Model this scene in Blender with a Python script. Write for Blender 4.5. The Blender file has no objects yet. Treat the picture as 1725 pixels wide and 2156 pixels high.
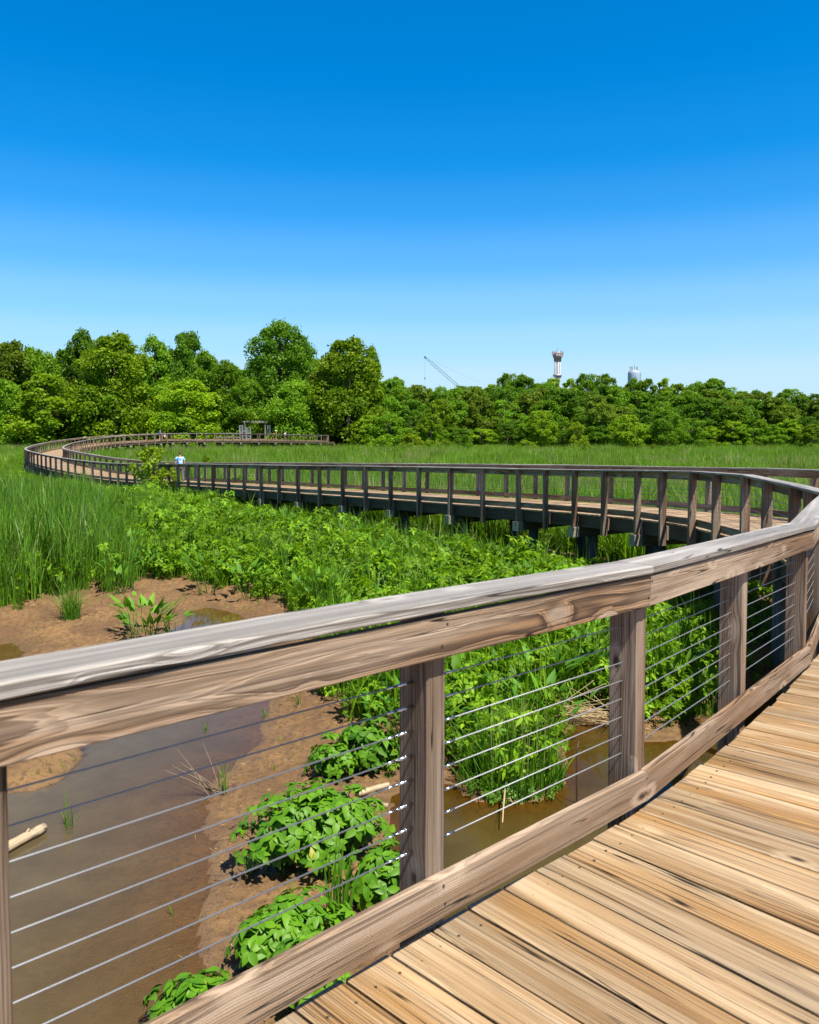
import bpy, math, random
import numpy as np
from mathutils import Vector
R = math.radians
SC = bpy.context.scene
COL = SC.collection
rng = np.random.default_rng(7)
rnd = random.Random(11)
# ------------------------------------------------------------------ camera
F, PX, PY, EYE, TH = 1720.0, 862.5, 995.0, 4.0, R(3.0)
cd = bpy.data.cameras.new('camera'); cam = bpy.data.objects.new('camera', cd); COL.objects.link(cam)
cam.location = (0, 0, EYE); cam.rotation_euler = (math.pi/2 - TH, 0, 0)
cd.sensor_fit = 'HORIZONTAL'; cd.sensor_width = 36; cd.lens = 36*F/1725
cd.shift_y = -(1078-PY)/1725; cd.clip_end = 6000; cd.clip_start = .05
cd.dof.use_dof = True; cd.dof.focus_distance = 16; cd.dof.aperture_fstop = 7
SC.camera = cam

def ray(x, y):
    u, v = (x-PX)/F, (PY-y)/F
    return Vector((u, math.cos(TH)+v*math.sin(TH), v*math.cos(TH)-math.sin(TH)))
def at(x, y, d):                      # photograph point at forward distance d
    r = ray(x, y); return Vector((0, 0, EYE)) + r*(d/r.y)
def onz(x, y, z=0.0):                 # photograph point on the level z
    r = ray(x, y); return Vector((0, 0, EYE)) + r*((z-EYE)/r.z)
def sstep(a, b, x):
    t = np.clip((x-a)/(b-a), 0, 1); return t*t*(3-2*t)
def vnoise(x, y, seed=0):
    x = np.asarray(x, float); y = np.asarray(y, float)
    xi = np.floor(x).astype(np.int64); yi = np.floor(y).astype(np.int64)
    fx = x-xi; fy = y-yi; fx = fx*fx*(3-2*fx); fy = fy*fy*(3-2*fy)
    def h(a, b):
        n = (a*374761393 + b*668265263 + seed*974634271) & 0xffffffff
        n = ((n ^ (n >> 13))*1274126177) & 0xffffffff
        return ((n ^ (n >> 16)) & 0xffff)/65535.0
    return (h(xi, yi)*(1-fx)+h(xi+1, yi)*fx)*(1-fy)+(h(xi, yi+1)*(1-fx)+h(xi+1, yi+1)*fx)*fy
def fbm(x, y, seed=0, o=4):
    return sum(vnoise(x*2**k, y*2**k, seed+k)*.5**k for k in range(o))/2 + 0.0
# ------------------------------------------------------------------ objects
from mathutils import Matrix
WORLDROOT = {}
def link(o, parent=None):
    COL.objects.link(o)
    if parent is not None:
        o.parent = parent
        if parent.name in WORLDROOT: o.matrix_parent_inverse = Matrix.Translation(-WORLDROOT[parent.name])
    return o
def tag(o, label=None, cat=None, group=None, kind=None):
    if label: o['label'] = label
    if cat: o['category'] = cat
    if group: o['group'] = group
    if kind: o['kind'] = kind
    return o
def thing(name, label, cat, loc=(0, 0, 0), rz=0, group=None, world=False):
    """an Empty at the thing's base; world=True: its parts are written in world coordinates"""
    o = link(bpy.data.objects.new(name, None)); o.location = loc; o.rotation_euler = (0, 0, rz)
    if world: WORLDROOT[o.name] = Vector(loc)
    o.empty_display_size = .2
    return tag(o, label, cat, group)
class MB:
    """collects shapes that become ONE mesh object"""
    def __init__(s): s.v = []; s.f = []; s.w = []; s.b = []; s.m = []
    def add(s, vs, fs, wood=None, brd=(.5, .5, .5), mi=0):
        o = len(s.v); s.v += [tuple(p) for p in vs]
        s.f += [tuple(i+o for i in f) for f in fs]; s.m += [mi]*len(fs)
        s.w += [tuple(p) for p in (wood if wood is not None else vs)]; s.b += [brd]*len(vs)
    def build(s, name, mats, parent=None, smooth=False):
        me = bpy.data.meshes.new(name); me.from_pydata(s.v, [], s.f)
        for m in (mats if isinstance(mats, (list, tuple)) else [mats]): me.materials.append(m)
        if any(s.m): me.polygons.foreach_set('material_index', s.m)
        for nm, dat in (('wood', s.w), ('brd', s.b)):
            a = me.attributes.new(nm, 'FLOAT_VECTOR', 'POINT'); a.data.foreach_set('vector', np.array(dat, 'f').ravel())
        if smooth: me.polygons.foreach_set('use_smooth', [True]*len(s.f))
        me.update()
        return link(bpy.data.objects.new(name, me), parent)
def npmesh(name, v, f, mat, tint=None, smooth=False, k=4):
    """numpy verts (n,3) and faces (m,k)"""
    me = bpy.data.meshes.new(name); n, m = len(v), len(f)
    me.vertices.add(n); me.vertices.foreach_set('co', np.asarray(v, 'f').ravel())
    me.loops.add(m*k); me.loops.foreach_set('vertex_index', np.asarray(f, 'i').ravel())
    me.polygons.add(m); me.polygons.foreach_set('loop_start', np.arange(m, dtype='i')*k)
    if smooth: me.polygons.foreach_set('use_smooth', np.ones(m, bool))
    if tint is not None:
        a = me.attributes.new('tint', 'FLOAT', 'FACE'); a.data.foreach_set('value', np.asarray(tint, 'f'))
    for q in (mat if isinstance(mat, (list, tuple)) else [mat]): me.materials.append(q)
    me.update(calc_edges=True); return me
def obj(name, me, parent=None): return link(bpy.data.objects.new(name, me), parent)
def r3(): return (rnd.random(), rnd.random(), rnd.random())
def sect(a0, a1, b0, b1, c=.004):     # chamfered rectangle, a across, b up
    return [(a0+c, b0), (a1-c, b0), (a1, b0+c), (a1, b1-c), (a1-c, b1), (a0+c, b1), (a0, b1-c), (a0, b0+c)]
def sweep(mb, pts, sides, ups, sec, brd=None, warp=0, mi=0, s0=0.0):
    """sweeps a section along points with given side / up vectors"""
    brd = brd or r3(); n = len(sec); vs = []; ws = []; s = s0
    for i, p in enumerate(pts):
        if i: s += (pts[i]-pts[i-1]).length
        for (a, b) in sec:
            w = warp*math.sin(s*2.1+brd[0]*9+b*20) if warp else 0
            vs.append(p + sides[i]*(a+w) + ups[i]*(b+w*.6)); ws.append((s, a, b))
    fs = []
    for i in range(len(pts)-1):
        for k in range(n):
            k2 = (k+1) % n; fs.append((i*n+k, i*n+k2, (i+1)*n+k2, (i+1)*n+k))
    fs.append(tuple(range(n-1, -1, -1))); e = (len(pts)-1)*n; fs.append(tuple(e+k for k in range(n)))
    mb.add(vs, fs, ws, brd, mi)
def stick(mb, p, q, side, up, sec, seg=1, brd=None, warp=0, mi=0):
    pts = [p+(q-p)*(i/seg) for i in range(seg+1)]
    sweep(mb, pts, [side]*(seg+1), [up]*(seg+1), sec, brd, warp, mi)
def box(mb, c, sx, sy, sz, rz=0, brd=None, ch=.004, mi=0):   # standing box, grain along its longest side
    cx, sn = math.cos(rz), math.sin(rz); X = Vector((cx, sn, 0)); Y = Vector((-sn, cx, 0)); Z = Vector((0, 0, 1)); c = Vector(c)
    L = max((sz, 2), (sx, 0), (sy, 1))[1]
    if L == 2: stick(mb, c-Z*sz/2, c+Z*sz/2, X, Y, sect(-sx/2, sx/2, -sy/2, sy/2, ch), 1, brd, 0, mi)
    elif L == 0: stick(mb, c-X*sx/2, c+X*sx/2, Y, Z, sect(-sy/2, sy/2, -sz/2, sz/2, ch), 1, brd, 0, mi)
    else: stick(mb, c-Y*sy/2, c+Y*sy/2, -X, Z, sect(-sx/2, sx/2, -sz/2, sz/2, ch), 1, brd, 0, mi)
def tube(mb, pts, rad, n=8, brd=None, mi=0):
    pts = [Vector(p) for p in pts]; rads = rad if isinstance(rad, (list, tuple)) else [rad]*len(pts)
    brd = brd or r3(); vs = []; ws = []; s = 0; u = None
    for i, p in enumerate(pts):
        t = (pts[min(i+1, len(pts)-1)]-pts[max(i-1, 0)]).normalized()
        if u is None: u = t.orthogonal().normalized()
        u = (u - t*u.dot(t)).normalized(); w = t.cross(u)
        if i: s += (pts[i]-pts[i-1]).length
        for k in range(n):
            a = 2*math.pi*k/n; q = (u*math.cos(a)+w*math.sin(a))*rads[i]
            vs.append(p+q); ws.append((s, rads[i]*math.cos(a), rads[i]*math.sin(a)))
    fs = [(i*n+k, i*n+(k+1) % n, (i+1)*n+(k+1) % n, (i+1)*n+k) for i in range(len(pts)-1) for k in range(n)]
    fs.append(tuple(range(n-1, -1, -1))); e = (len(pts)-1)*n; fs.append(tuple(e+k for k in range(n)))
    mb.add(vs, fs, ws, brd, mi)
# ------------------------------------------------------------------ materials
class NT:
    def __init__(s, name):
        s.m = bpy.data.materials.new(name); s.m.use_nodes = True; s.t = s.m.node_tree; s.t.nodes.clear()
        s.out = s.t.nodes.new('ShaderNodeOutputMaterial')
    def put(s, sock, v):
        if v is None: return
        if isinstance(v, bpy.types.NodeSocket): s.t.links.new(v, sock)
        elif isinstance(v, (tuple, list)) and len(v) == 3 and sock.type == 'RGBA': sock.default_value = (*v, 1)
        else: sock.default_value = v
    def n(s, typ, ins=None, **p):
        x = s.t.nodes.new('ShaderNode'+typ)
        for k, v in p.items(): setattr(x, k, v)
        for k, v in (ins or {}).items(): s.put(x.inputs[k], v)
        return x
    def ma(s, op, a, b=None, c=None, clamp=False):
        x = s.n('Math', operation=op, use_clamp=clamp)
        for i, v in enumerate((a, b, c)): s.put(x.inputs[i], v)
        return x.outputs[0]
    def vec(s, x, y, z):
        c = s.n('CombineXYZ', {0: x, 1: y, 2: z}); return c.outputs[0]
    def noise(s, v, scale=1.0, det=2.0, rough=.5):
        x = s.n('TexNoise', {'Vector': v, 'Scale': scale, 'Detail': det, 'Roughness': rough}); return x
    def ss(s, a, b, x):
        q = s.n('MapRange', {'Value': x, 'From Min': a, 'From Max': b}, interpolation_type='SMOOTHSTEP'); return q.outputs[0]
    def mix(s, f, a, b, blend='MIX'):
        x = s.n('Mix', data_type='RGBA', blend_type=blend)
        s.put(x.inputs['Factor'], f); s.put(x.inputs[6], a); s.put(x.inputs[7], b); return x.outputs[2]
    def pri(s, col, rough=.6, spec=.4, metal=0, normal=None):
        x = s.n('BsdfPrincipled', {'Base Color': col, 'Roughness': rough, 'Metallic': metal, 'Specular IOR Level': spec})
        if normal is not None: s.put(x.inputs['Normal'], normal)
        return x.outputs[0]
    def bump(s, h, st=.3, d=.01):
        return s.n('Bump', {'Height': h, 'Strength': st, 'Distance': d}).outputs[0]
    def done(s, sh): s.t.links.new(sh, s.out.inputs[0]); return s.m
def plain(name, col, rough=.6, metal=0, spec=.4, var=.12, scale=6):
    t = NT(name); g = t.n('TexCoord').outputs['Object']
    f = t.noise(g, scale, 4).outputs[0]
    c = t.mix(f, tuple(x*(1-var) for x in col), tuple(min(1, x*(1+var)) for x in col))
    return t.done(t.pri(c, rough, spec, metal))
def wood(name, pale, mid, dark, ring=.012, late=.55, boardvar=.25, knots=.5, checks=.6, spec=.3, rough=.62, bump=.35, stain=None, sep=.0):
    t = NT(name)
    W = t.n('Attribute', attribute_name='wood').outputs['Vector']; B = t.n('Attribute', attribute_name='brd').outputs['Vector']
    w = t.n('SeparateXYZ', {0: W}).outputs; q = t.n('SeparateXYZ', {0: B}).outputs
    s, a, b = w[0], w[1], w[2]; p1, p2, p3 = q[0], q[1], q[2]
    so = t.ma('MULTIPLY_ADD', p1, 37.0, s)
    def cv(ks, ka, o=0.0):
        return t.vec(t.ma('MULTIPLY', so, ks), t.ma('MULTIPLY_ADD', a, ka, t.ma('MULTIPLY', p2, 19.0)), t.ma('MULTIPLY_ADD', b, ka, t.ma('MULTIPLY_ADD', p3, 23.0, o)))
    n1 = t.noise(cv(.9, 5), 1, 2).outputs[1]; nn = t.n('SeparateXYZ', {0: n1}).outputs
    aa = t.ma('ADD', t.ma('SUBTRACT', a, t.ma('MULTIPLY_ADD', p1, .44, -.22)), t.ma('MULTIPLY_ADD', nn[0], .034, -.017))
    bb = t.ma('ADD', t.ma('ADD', b, t.ma('MULTIPLY_ADD', p2, .12, .035)), t.ma('MULTIPLY_ADD', nn[1], .028, -.014))
    vo = t.n('TexVoronoi', {'Vector': cv(2.6, 6.0, 3.1), 'Scale': 1.0, 'Randomness': 1.0}, feature='F1')
    dk = vo.outputs['Distance']; pres = t.ma('GREATER_THAN', t.n('SeparateXYZ', {0: vo.outputs['Color']}).outputs[0], 1-knots)
    halo = t.ma('MULTIPLY', t.ss(.42, .0, dk), pres)
    r = t.ma('SQRT', t.ma('ADD', t.ma('MULTIPLY', aa, aa), t.ma('MULTIPLY', bb, bb)))
    r = t.ma('MULTIPLY_ADD', halo, .013, r)
    ph = t.ma('MULTIPLY_ADD', t.noise(cv(2.2, 30), 1, 2).outputs[0], .9, t.ma('MULTIPLY', r, 1/ring))
    fr = t.ma('FRACT', ph)
    lt = t.ma('MULTIPLY', t.ss(.25, .85, fr), t.ss(1.0, .93, fr))
    f2 = t.ma('FRACT', t.ma('MULTIPLY', ph, 3.3)); lt = t.ma('MAXIMUM', lt, t.ma('MULTIPLY', t.ss(.35, .8, f2), t.ma('MULTIPLY', t.ss(1.0, .9, f2), .5)))
    fib = t.noise(cv(3.0, 150), 1, 3, .65).outputs[0]
    stk = t.noise(cv(.9, 24), 1, 3).outputs[0]
    big = t.noise(cv(.55, 5), 1, 3).outputs[0]
    c = t.mix(t.ss(.34, .68, stk), pale, mid)
    if stain: c = t.mix(t.ma('MULTIPLY', t.ss(.44, .66, big), .8), c, stain)
    c = t.mix(t.ma('MULTIPLY', lt, t.ma('MULTIPLY_ADD', t.ss(.3, .7, big), late, late*.35)), c, dark)
    c = t.mix(t.ma('MULTIPLY', t.ss(.48, .78, fib), .6), c, dark)
    st2 = t.noise(cv(.45, 58, 2.2), 1, 4, .65).outputs[0]; c = t.mix(t.ma('MULTIPLY', t.ss(.52, .68, st2), .68), c, dark)
    ck = t.ma('ABSOLUTE', t.ma('SUBTRACT', t.noise(cv(.75, 30, 7.7), 1, 1).outputs[0], .5))
    ckm = t.ma('MULTIPLY', t.ma('MULTIPLY', t.ss(.02, .004, ck), t.ss(.48, .6, t.noise(cv(1.3, 9, 4.0), 1, 1).outputs[0])), checks)
    c = t.mix(ckm, c, tuple(x*.22 for x in dark))
    core = t.ma('MULTIPLY', t.ss(.10, .055, dk), pres); ringk = t.ma('MULTIPLY', t.ma('MULTIPLY', t.ss(.3, .17, dk), t.ss(.09, .15, dk)), pres)
    c = t.mix(t.ma('MULTIPLY', ringk, .55), c, pale)
    c = t.mix(t.ma('MULTIPLY', core, .9), c, tuple(x*.35 for x in dark))
    val = t.ma('MULTIPLY_ADD', t.ma('POWER', p3, 1.4), 2*boardvar, 1-boardvar)
    c = t.mix(1.0, c, t.vec(val, val, val), 'MULTIPLY')
    h = t.ma('SUBTRACT', t.ma('MULTIPLY_ADD', fib, .35, t.ma('MULTIPLY', lt, .5)), t.ma('MULTIPLY_ADD', ckm, 1.5, core))
    return t.done(t.pri(c, rough, spec, 0, t.bump(h, bump, .006)))
def leafmat(name, c0, c1, c2=None, trans=.32, rough=.45, spec=.35, ovar=.35, hue=.0):
    """leaf colours vary from leaf to leaf (tint) and from plant to plant"""
    t = NT(name); tn = t.n('Attribute', attribute_name='tint').outputs['Fac']
    oi = t.n('ObjectInfo').outputs['Random']
    c = t.mix(tn, c0, c1)
    if c2: c = t.mix(t.ss(.9, .96, tn), c, c2)
    v = t.ma('MULTIPLY_ADD', oi, ovar, 1-ovar*.5); c = t.mix(1.0, c, t.vec(v, v, t.ma('MULTIPLY', v, v)), 'MULTIPLY')
    ct = t.mix(1.0, c, (1.25, 1.2, .45), 'MULTIPLY')
    p = t.pri(c, rough, spec); tr = t.n('BsdfTranslucent', {'Color': ct}).outputs[0]
    mx = t.n('MixShader'); t.put(mx.inputs[0], trans); t.put(mx.inputs[1], p); t.put(mx.inputs[2], tr)
    return t.done(mx.outputs[0])
M = {}
M['deck'] = wood('deck_wood', (.50, .375, .235), (.35, .23, .12), (.07, .038, .018), ring=.0065, late=.65, boardvar=.2, knots=.08, stain=(.42, .225, .065), checks=1.0, spec=.45, rough=.5, bump=.6)
M['cap'] = wood('cap_wood', (.47, .44, .41), (.30, .27, .24), (.10, .082, .068), ring=.008, late=.65, boardvar=.14, knots=.35, checks=1, spec=.45, rough=.5, bump=.6)
M['rail'] = wood('rail_wood', (.47, .355, .26), (.31, .215, .14), (.06, .036, .022), ring=.007, late=.8, boardvar=.2, knots=.75, stain=(.26, .135, .055), checks=1, bump=.6)
M['post'] = wood('post_wood', (.40, .31, .235), (.26, .18, .125), (.05, .032, .02), ring=.008, late=.75, boardvar=.25, knots=.35, stain=(.21, .10, .045), checks=1)
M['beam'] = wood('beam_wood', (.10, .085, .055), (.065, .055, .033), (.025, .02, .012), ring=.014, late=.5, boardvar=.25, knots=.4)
M['beamend_sunlit'] = wood('beam_end_sunlit_grain', (.34, .33, .25), (.27, .25, .18), (.12, .10, .065), ring=.012, late=.5, boardvar=.15, knots=0)  # pale weathered end grain, with the sunlight on the beam ends put into the colour
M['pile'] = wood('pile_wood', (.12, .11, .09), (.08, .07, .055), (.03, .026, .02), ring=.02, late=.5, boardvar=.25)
M['drift'] = wood('driftwood', (.48, .38, .26), (.34, .25, .155), (.12, .08, .05), ring=.02, late=.3, boardvar=.2, checks=.9)
M['bark'] = plain('bark', (.10, .08, .06), .85, var=.4, scale=9)
M['greytwig'] = plain('grey_twig', (.20, .15, .10), .8, var=.3, scale=6)
M['twig'] = plain('dry_stem', (.36, .27, .15), .7, var=.3, scale=4)
M['darkstick'] = plain('wet_stick', (.06, .035, .022), .5, var=.4, scale=30)
M['steel'] = plain('steel_cable', (.34, .35, .37), .6, 1.0, var=.15, scale=200)
M['cable_far'] = plain('weathered_cable', (.30, .30, .31), .4, .8, var=.1)
M['fitting'] = plain('polished_fitting', (.6, .61, .63), .22, 1.0, var=.05, scale=40)
M['screw'] = plain('screw_head', (.08, .075, .07), .4, .7)
# ------------------------------------------------------------------ the path of the boardwalk (inner top edge of the left cap rail)
CTRL = [Vector((-8.2, -3.0, 3.71)), Vector((-5.5, -1.73, 3.64)), Vector((-3.1, -.13, 3.56))] + [at(*p) for p in [
    (-24, 1440, 1.70), (938, 1270, 2.71), (1371, 1190, 3.61), (1714, 1103.6, 6.14), (1772, 1064, 7.55), (1768, 1038, 8.9), (1675, 1023, 10.3),
    (1571, 1000, 13.0), (1459, 991.8, 15.6), (1401, 990, 17.1), (1211, 988.5, 20.5), (948, 983.5, 24.4), (770, 981, 28.2), (629, 979.6, 32),
    (514, 978, 36), (418, 976.6, 40.2), (298, 976.5, 47.5), (220, 974, 52.5), (144, 966, 57), (93, 957, 62), (62, 950, 67), (51, 944.5, 74), (62, 939, 83),
    (95, 932, 95), (140, 925, 107), (205, 918.5, 117), (280, 914.5, 123), (342, 912.3, 127.5), (518, 913, 135), (691, 917, 145), (800, 922, 152)]]
for i in range(9, 26):                                       # those were read on the outer edge of the cap: move to the inner one
    d = CTRL[i+1]-CTRL[i-1]; d.z = 0; d.normalize(); CTRL[i] = CTRL[i]+Vector((d.y, -d.x, 0))*.17
def catmull(P, per=24):
    out = []
    for i in range(1, len(P)-2):
        p0, p1, p2, p3 = P[i-1], P[i], P[i+1], P[i+2]
        t0 = 0; t1 = t0+(p1-p0).length**.5; t2 = t1+(p2-p1).length**.5; t3 = t2+(p3-p2).length**.5
        for k in range(per):
            t = t1+(t2-t1)*k/per
            a1 = p0*((t1-t)/(t1-t0))+p1*((t-t0)/(t1-t0)); a2 = p1*((t2-t)/(t2-t1))+p2*((t-t1)/(t2-t1)); a3 = p2*((t3-t)/(t3-t2))+p3*((t-t2)/(t3-t2))
            b1 = a1*((t2-t)/(t2-t0))+a2*((t-t0)/(t2-t0)); b2 = a2*((t3-t)/(t3-t1))+a3*((t-t1)/(t3-t1))
            out.append(b1*((t2-t)/(t2-t1))+b2*((t-t1)/(t2-t1)))
    return out
LIN = np.array([tuple(p) for p in catmull(CTRL)])
ARC = np.concatenate([[0], np.cumsum(np.linalg.norm(np.diff(LIN, axis=0), axis=1))]); SMAX = ARC[-1]
def P(s): return Vector([float(np.interp(s, ARC, LIN[:, k])) for k in range(3)])
def T(s, e=.35):
    d = P(min(s+e, SMAX))-P(max(s-e, 0)); d.z = 0; return d.normalized()
def LN(s): t = T(s); return Vector((-t.y, t.x, 0))          # to the left of the walk
def near_s(pt): return float(ARC[np.argmin(((LIN-np.array(pt))[:, :2]**2).sum(1))])
WID, RAILH = 3.05, 1.115
UP = Vector((0, 0, 1))
sA0 = near_s(CTRL[3]); sB = near_s(CTRL[5]); sD = near_s(CTRL[6]); sFr = near_s(CTRL[8])
def s_at_px(x, s0, s1):
    best = None
    for s in np.arange(s0, s1, .02):
        p = P(s)+LN(s)*.108; r = p-Vector((0, 0, EYE)); zc = r.y*math.cos(TH)-r.z*math.sin(TH); px = PX+F*r.x/zc
        if best is None or abs(px-x) < best[0]: best = (abs(px-x), s)
    return best[1]
POSTPX = [1675, 1624, 1571, 1511, 1459, 1401, 1344, 1269, 1211, 1148, 1093, 1017, 948, 884, 823, 772, 722, 675, 628, 588, 550, 514, 481, 449, 418]
s_ = sFr; MIDS = []
for x_ in POSTPX: s_ = s_at_px(x_, s_+.3, s_+4); MIDS.append(s_)
sTurn = near_s(CTRL[25]); MIDJ = MIDS[::2]
while MIDJ[-1] < sTurn-1.4: MIDJ.append(MIDJ[-1]+2.9)
FARJ = [MIDJ[-1]]
sEnd = near_s(CTRL[-2])
while FARJ[-1] < sEnd-1.4: FARJ.append(FARJ[-1]+2.9)
# ------------------------------------------------------------------ railings
def joints(ss, off=0.0):                                   # joint points, moved sideways off metres to the right
    return [P(s)-LN(s)*off for s in ss]
def railing(root, J, sgn, near=False, boards_each=False):
    """J: joint points on the inner top edge of the cap; sgn +1: posts stand left of the walk, -1: right"""
    n = len(J); seg = [(J[i+1]-J[i]) for i in range(n-1)]
    flat = [Vector((v.x, v.y, 0)).normalized() for v in seg]
    nor = [Vector((-t.y, t.x, 0))*sgn for t in flat]
    mit = []
    for i in range(n):
        a = nor[max(i-1, 0)]; b = nor[min(i, n-2)]; m = (a+b).normalized(); mit.append(m/max(.5, m.dot(b)))
    spec = {'cap_rail': (sect(-.012, .174, -.038, 0, .006), M['cap']), 'top_rail': (sect(0, .038, -.181, -.041, .004), M['rail']),
            'bottom_rail': (sect(0, .038, -1.078, -.938, .004), M['rail'])}
    for nm, (sc, mat) in spec.items():
        mb = MB()
        for i in range(n-1):
            k = 10 if near else 1; pts = []; sd = []
            for j in range(k+1):
                f = j/k; e = .0012 if j == 0 else (-.0012 if j == k else 0)
                p = J[i].lerp(J[i+1], f)+flat[i]*e
                if near: p = p + UP*(.006*math.sin(f*math.pi)*(1 if i % 2 else -.3) if nm == 'cap_rail' else 0)
                pts.append(p); sd.append(mit[i] if j == 0 else (mit[i+1] if j == k else nor[i]))
            sec = sc
            if near and nm == 'top_rail': sec = sect(0, .038, -.187, -.047, .004)
            bd = {'top_rail': [(.9, .7, .45), (.02, .8, .6), (.45, .25, .5), (.1, .5, .5)], 'cap_rail': [(.9, .4, .5), (.97, .6, .62), (.4, .3, .5), (.1, .5, .5)], 'bottom_rail': [(.9, .7, .45), (.06, .55, .5), (.93, .4, .55), (.1, .5, .5)]}[nm][i] if near else None
            sweep(mb, pts, sd, [UP]*(k+1), sec, bd, .0016 if near else 0, s0=rnd.random()*3)
            if boards_each: mb.build(nm, mat, root); mb = MB()
        if not boards_each: mb.build(nm, mat, root)
    # posts
    posts = []
    for i in range(n):
        posts.append((J[i], (nor[max(i-1, 0)]+nor[min(i, n-2)]).normalized()))
        if i < n-1: posts.append((J[i].lerp(J[i+1], .513 if near and i == 1 else .5), nor[i]))
    pm = None; made = []
    for p, nr in posts:
        tg = Vector((nr.y, -nr.x, 0))*sgn
        mb = MB(); tilt = Vector((rnd.uniform(-.004, .004), rnd.uniform(-.004, .004), 0)) if near else Vector((0, 0, 0))
        c = p+nr*.108
        stick(mb, c+UP*(-1.58)+tilt, c+UP*(-.0405), tg, nr, sect(-.0445, .0445, -.0695, .0695, .006), 6 if near else 1, None, .0012 if near else 0)
        if near or True:
            stick(mb, p+nr*.013+UP*(-1.46), p+nr*.013+UP*(-1.17), tg, nr, sect(-.06, .06, -.0245, .0245, .003))
        made.append(mb.build('post', M['post'], root)); 
        if near:
            for zz in (-.075, -.145, -.965, -1.03):
                b = MB(); q = p+nr*(-.0012)+UP*zz+tg*rnd.uniform(-.018, .018); tube(b, [q-nr*.001, q+nr*.002], .0048, 8); b.build('screw', M['screw'], made[-1])
    return posts
CABLE_Z = [-.284-.084*i for i in range(8)]
def cable_run(root, pts, z, rad, mat, n=5, ends=False):
    mb = MB(); q = [p+nr*.108+UP*z for p, nr in pts]
    tube(mb, q, rad, n); o = mb.build('cable', mat, root, True)
    if ends:
        for a, b in ends(q):
            f = MB(); L = (b-a).length; d = (b-a).normalized()
            tube(f, [a, a+d*L*.62], .0052, 10); tube(f, [a+d*L*.62, b], .0042, 10); tube(f, [a+d*L*.3, a+d*L*.33], .0066, 10)
            f.build('cable_fitting', M['fitting'], o, True)
    return o
# near railing, beside the camera
G_RAIL = 'railings of the boardwalk'
nearJ = [CTRL[2].copy(), P(sA0), P(sB), P(sD), P(sFr)]
rl = thing('cable_railing', 'weathered timber railing with steel cables in the foreground, running from left edge to right edge', 'railing', tuple(P(sB)-UP*RAILH), 0, G_RAIL, True)
po = railing(rl, nearJ, 1, near=True, boards_each=True)
def e_left(q): d = (q[-2]-q[-1]).normalized(); return [(q[-1]+d*.04, q[-1]+d*.165)]
def e_right(q): d = (q[1]-q[0]).normalized(); return [(q[0]+d*.04, q[0]+d*.165)]
for z in CABLE_Z:
    cable_run(rl, po[1:4], z, .0026, M['steel'], 8, e_left)
    cable_run(rl, po[3:], z, .0026, M['steel'], 8, e_right)
# left railing of the middle stretch
rl = thing('cable_railing', 'long dark timber railing of the middle stretch, on its near side, behind the marsh plants', 'railing', tuple(P(MIDS[8])-UP*RAILH), 0, G_RAIL, True)
po = railing(rl, joints([sFr]+MIDJ), 1)
for z in CABLE_Z: cable_run(rl, po[:46], z, .0035, M['cable_far'], 4)
# right railing of the middle stretch
rightJ = [sD+1+2.9*i for i in range(100)]; rightMid = [s for s in rightJ if s < sTurn+4]
rl = thing('cable_railing', 'railing on the far side of the middle stretch, seen between the nearer posts', 'railing', tuple(P(MIDS[8])-LN(MIDS[8])*WID-UP*RAILH), 0, G_RAIL, True)
po = railing(rl, joints(rightMid, WID), -1)
for z in CABLE_Z: cable_run(rl, po[:46], z, .0035, M['cable_far'], 4)
rightFar = [rightMid[-1]]
while rightFar[-1] < sEnd-1.4: rightFar.append(rightFar[-1]+2.9)
rl = thing('cable_railing', 'distant railing round the outside of the far left bend and along the far back', 'railing', tuple(P(FARJ[0])-UP*RAILH), 0, G_RAIL, True)
railing(rl, joints(FARJ), 1)
rl = thing('cable_railing', 'distant railing round the inside of the far left bend and along the far front', 'railing', tuple(P(rightFar[0])-LN(rightFar[0])*WID-UP*RAILH), 0, G_RAIL, True)
railing(rl, joints(rightFar, WID), -1)
# ------------------------------------------------------------------ the boardwalk itself
bw = thing('boardwalk', 'long curving boardwalk of tan planks on piles, winding from the foreground to the far trees', 'boardwalk', (3.5, 6, 0), 0, None, True)
mb = MB(); s = .3; k = 0
while s < sEnd+1:
    w = .184; e0 = .022+rnd.uniform(-.009, .009); e1 = WID+.02+rnd.uniform(-.01, .01)
    near = s < sD+4
    n0 = LN(s); n1 = LN(s+w); a0 = P(s); a1 = P(s+w); dz = UP*(-RAILH+(rnd.uniform(-.002, .002) if near else 0))
    l0, l1, q0, q1 = a0-n0*(-e0*-1)*1, a1-n1*(-e0*-1)*1, a0-n0*e1, a1-n1*e1
    l0 = a0+n0*e0; l1 = a1+n1*e0
    seg = 8 if near else 1; br = r3(); sl = rnd.random()*2
    vs = []; ws = []; nsec = 8
    for i in range(seg+1):
        f = i/seg; p = l0.lerp(q0, f); q = l1.lerp(q1, f); d = (q-p); L = d.length; d.normalize(); g_ = .0024
        p = p+d*g_; L -= 2*g_; wob = .0012*math.sin(f*7+br[0]*20) if near else 0
        for (a, b) in sect(0, 1, -.038, 0, 0):
            pass
        for (a, b) in sect(0, L, -.038, 0, .004 if near else .003):
            vs.append(p+d*a+dz+UP*(b+wob)); ws.append((f*WID+sl, a-L/2, b))
    fs = []
    for i in range(seg):
        for j in range(8): fs.append((i*8+j, i*8+(j+1) % 8, (i+1)*8+(j+1) % 8, (i+1)*8+j))
    fs.append(tuple(range(7, -1, -1))); fs.append(tuple(seg*8+j for j in range(8)))
    mb.add(vs, fs, ws, br); s += .190; k += 1
deck = mb.build('deck', M['deck'], bw)
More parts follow.
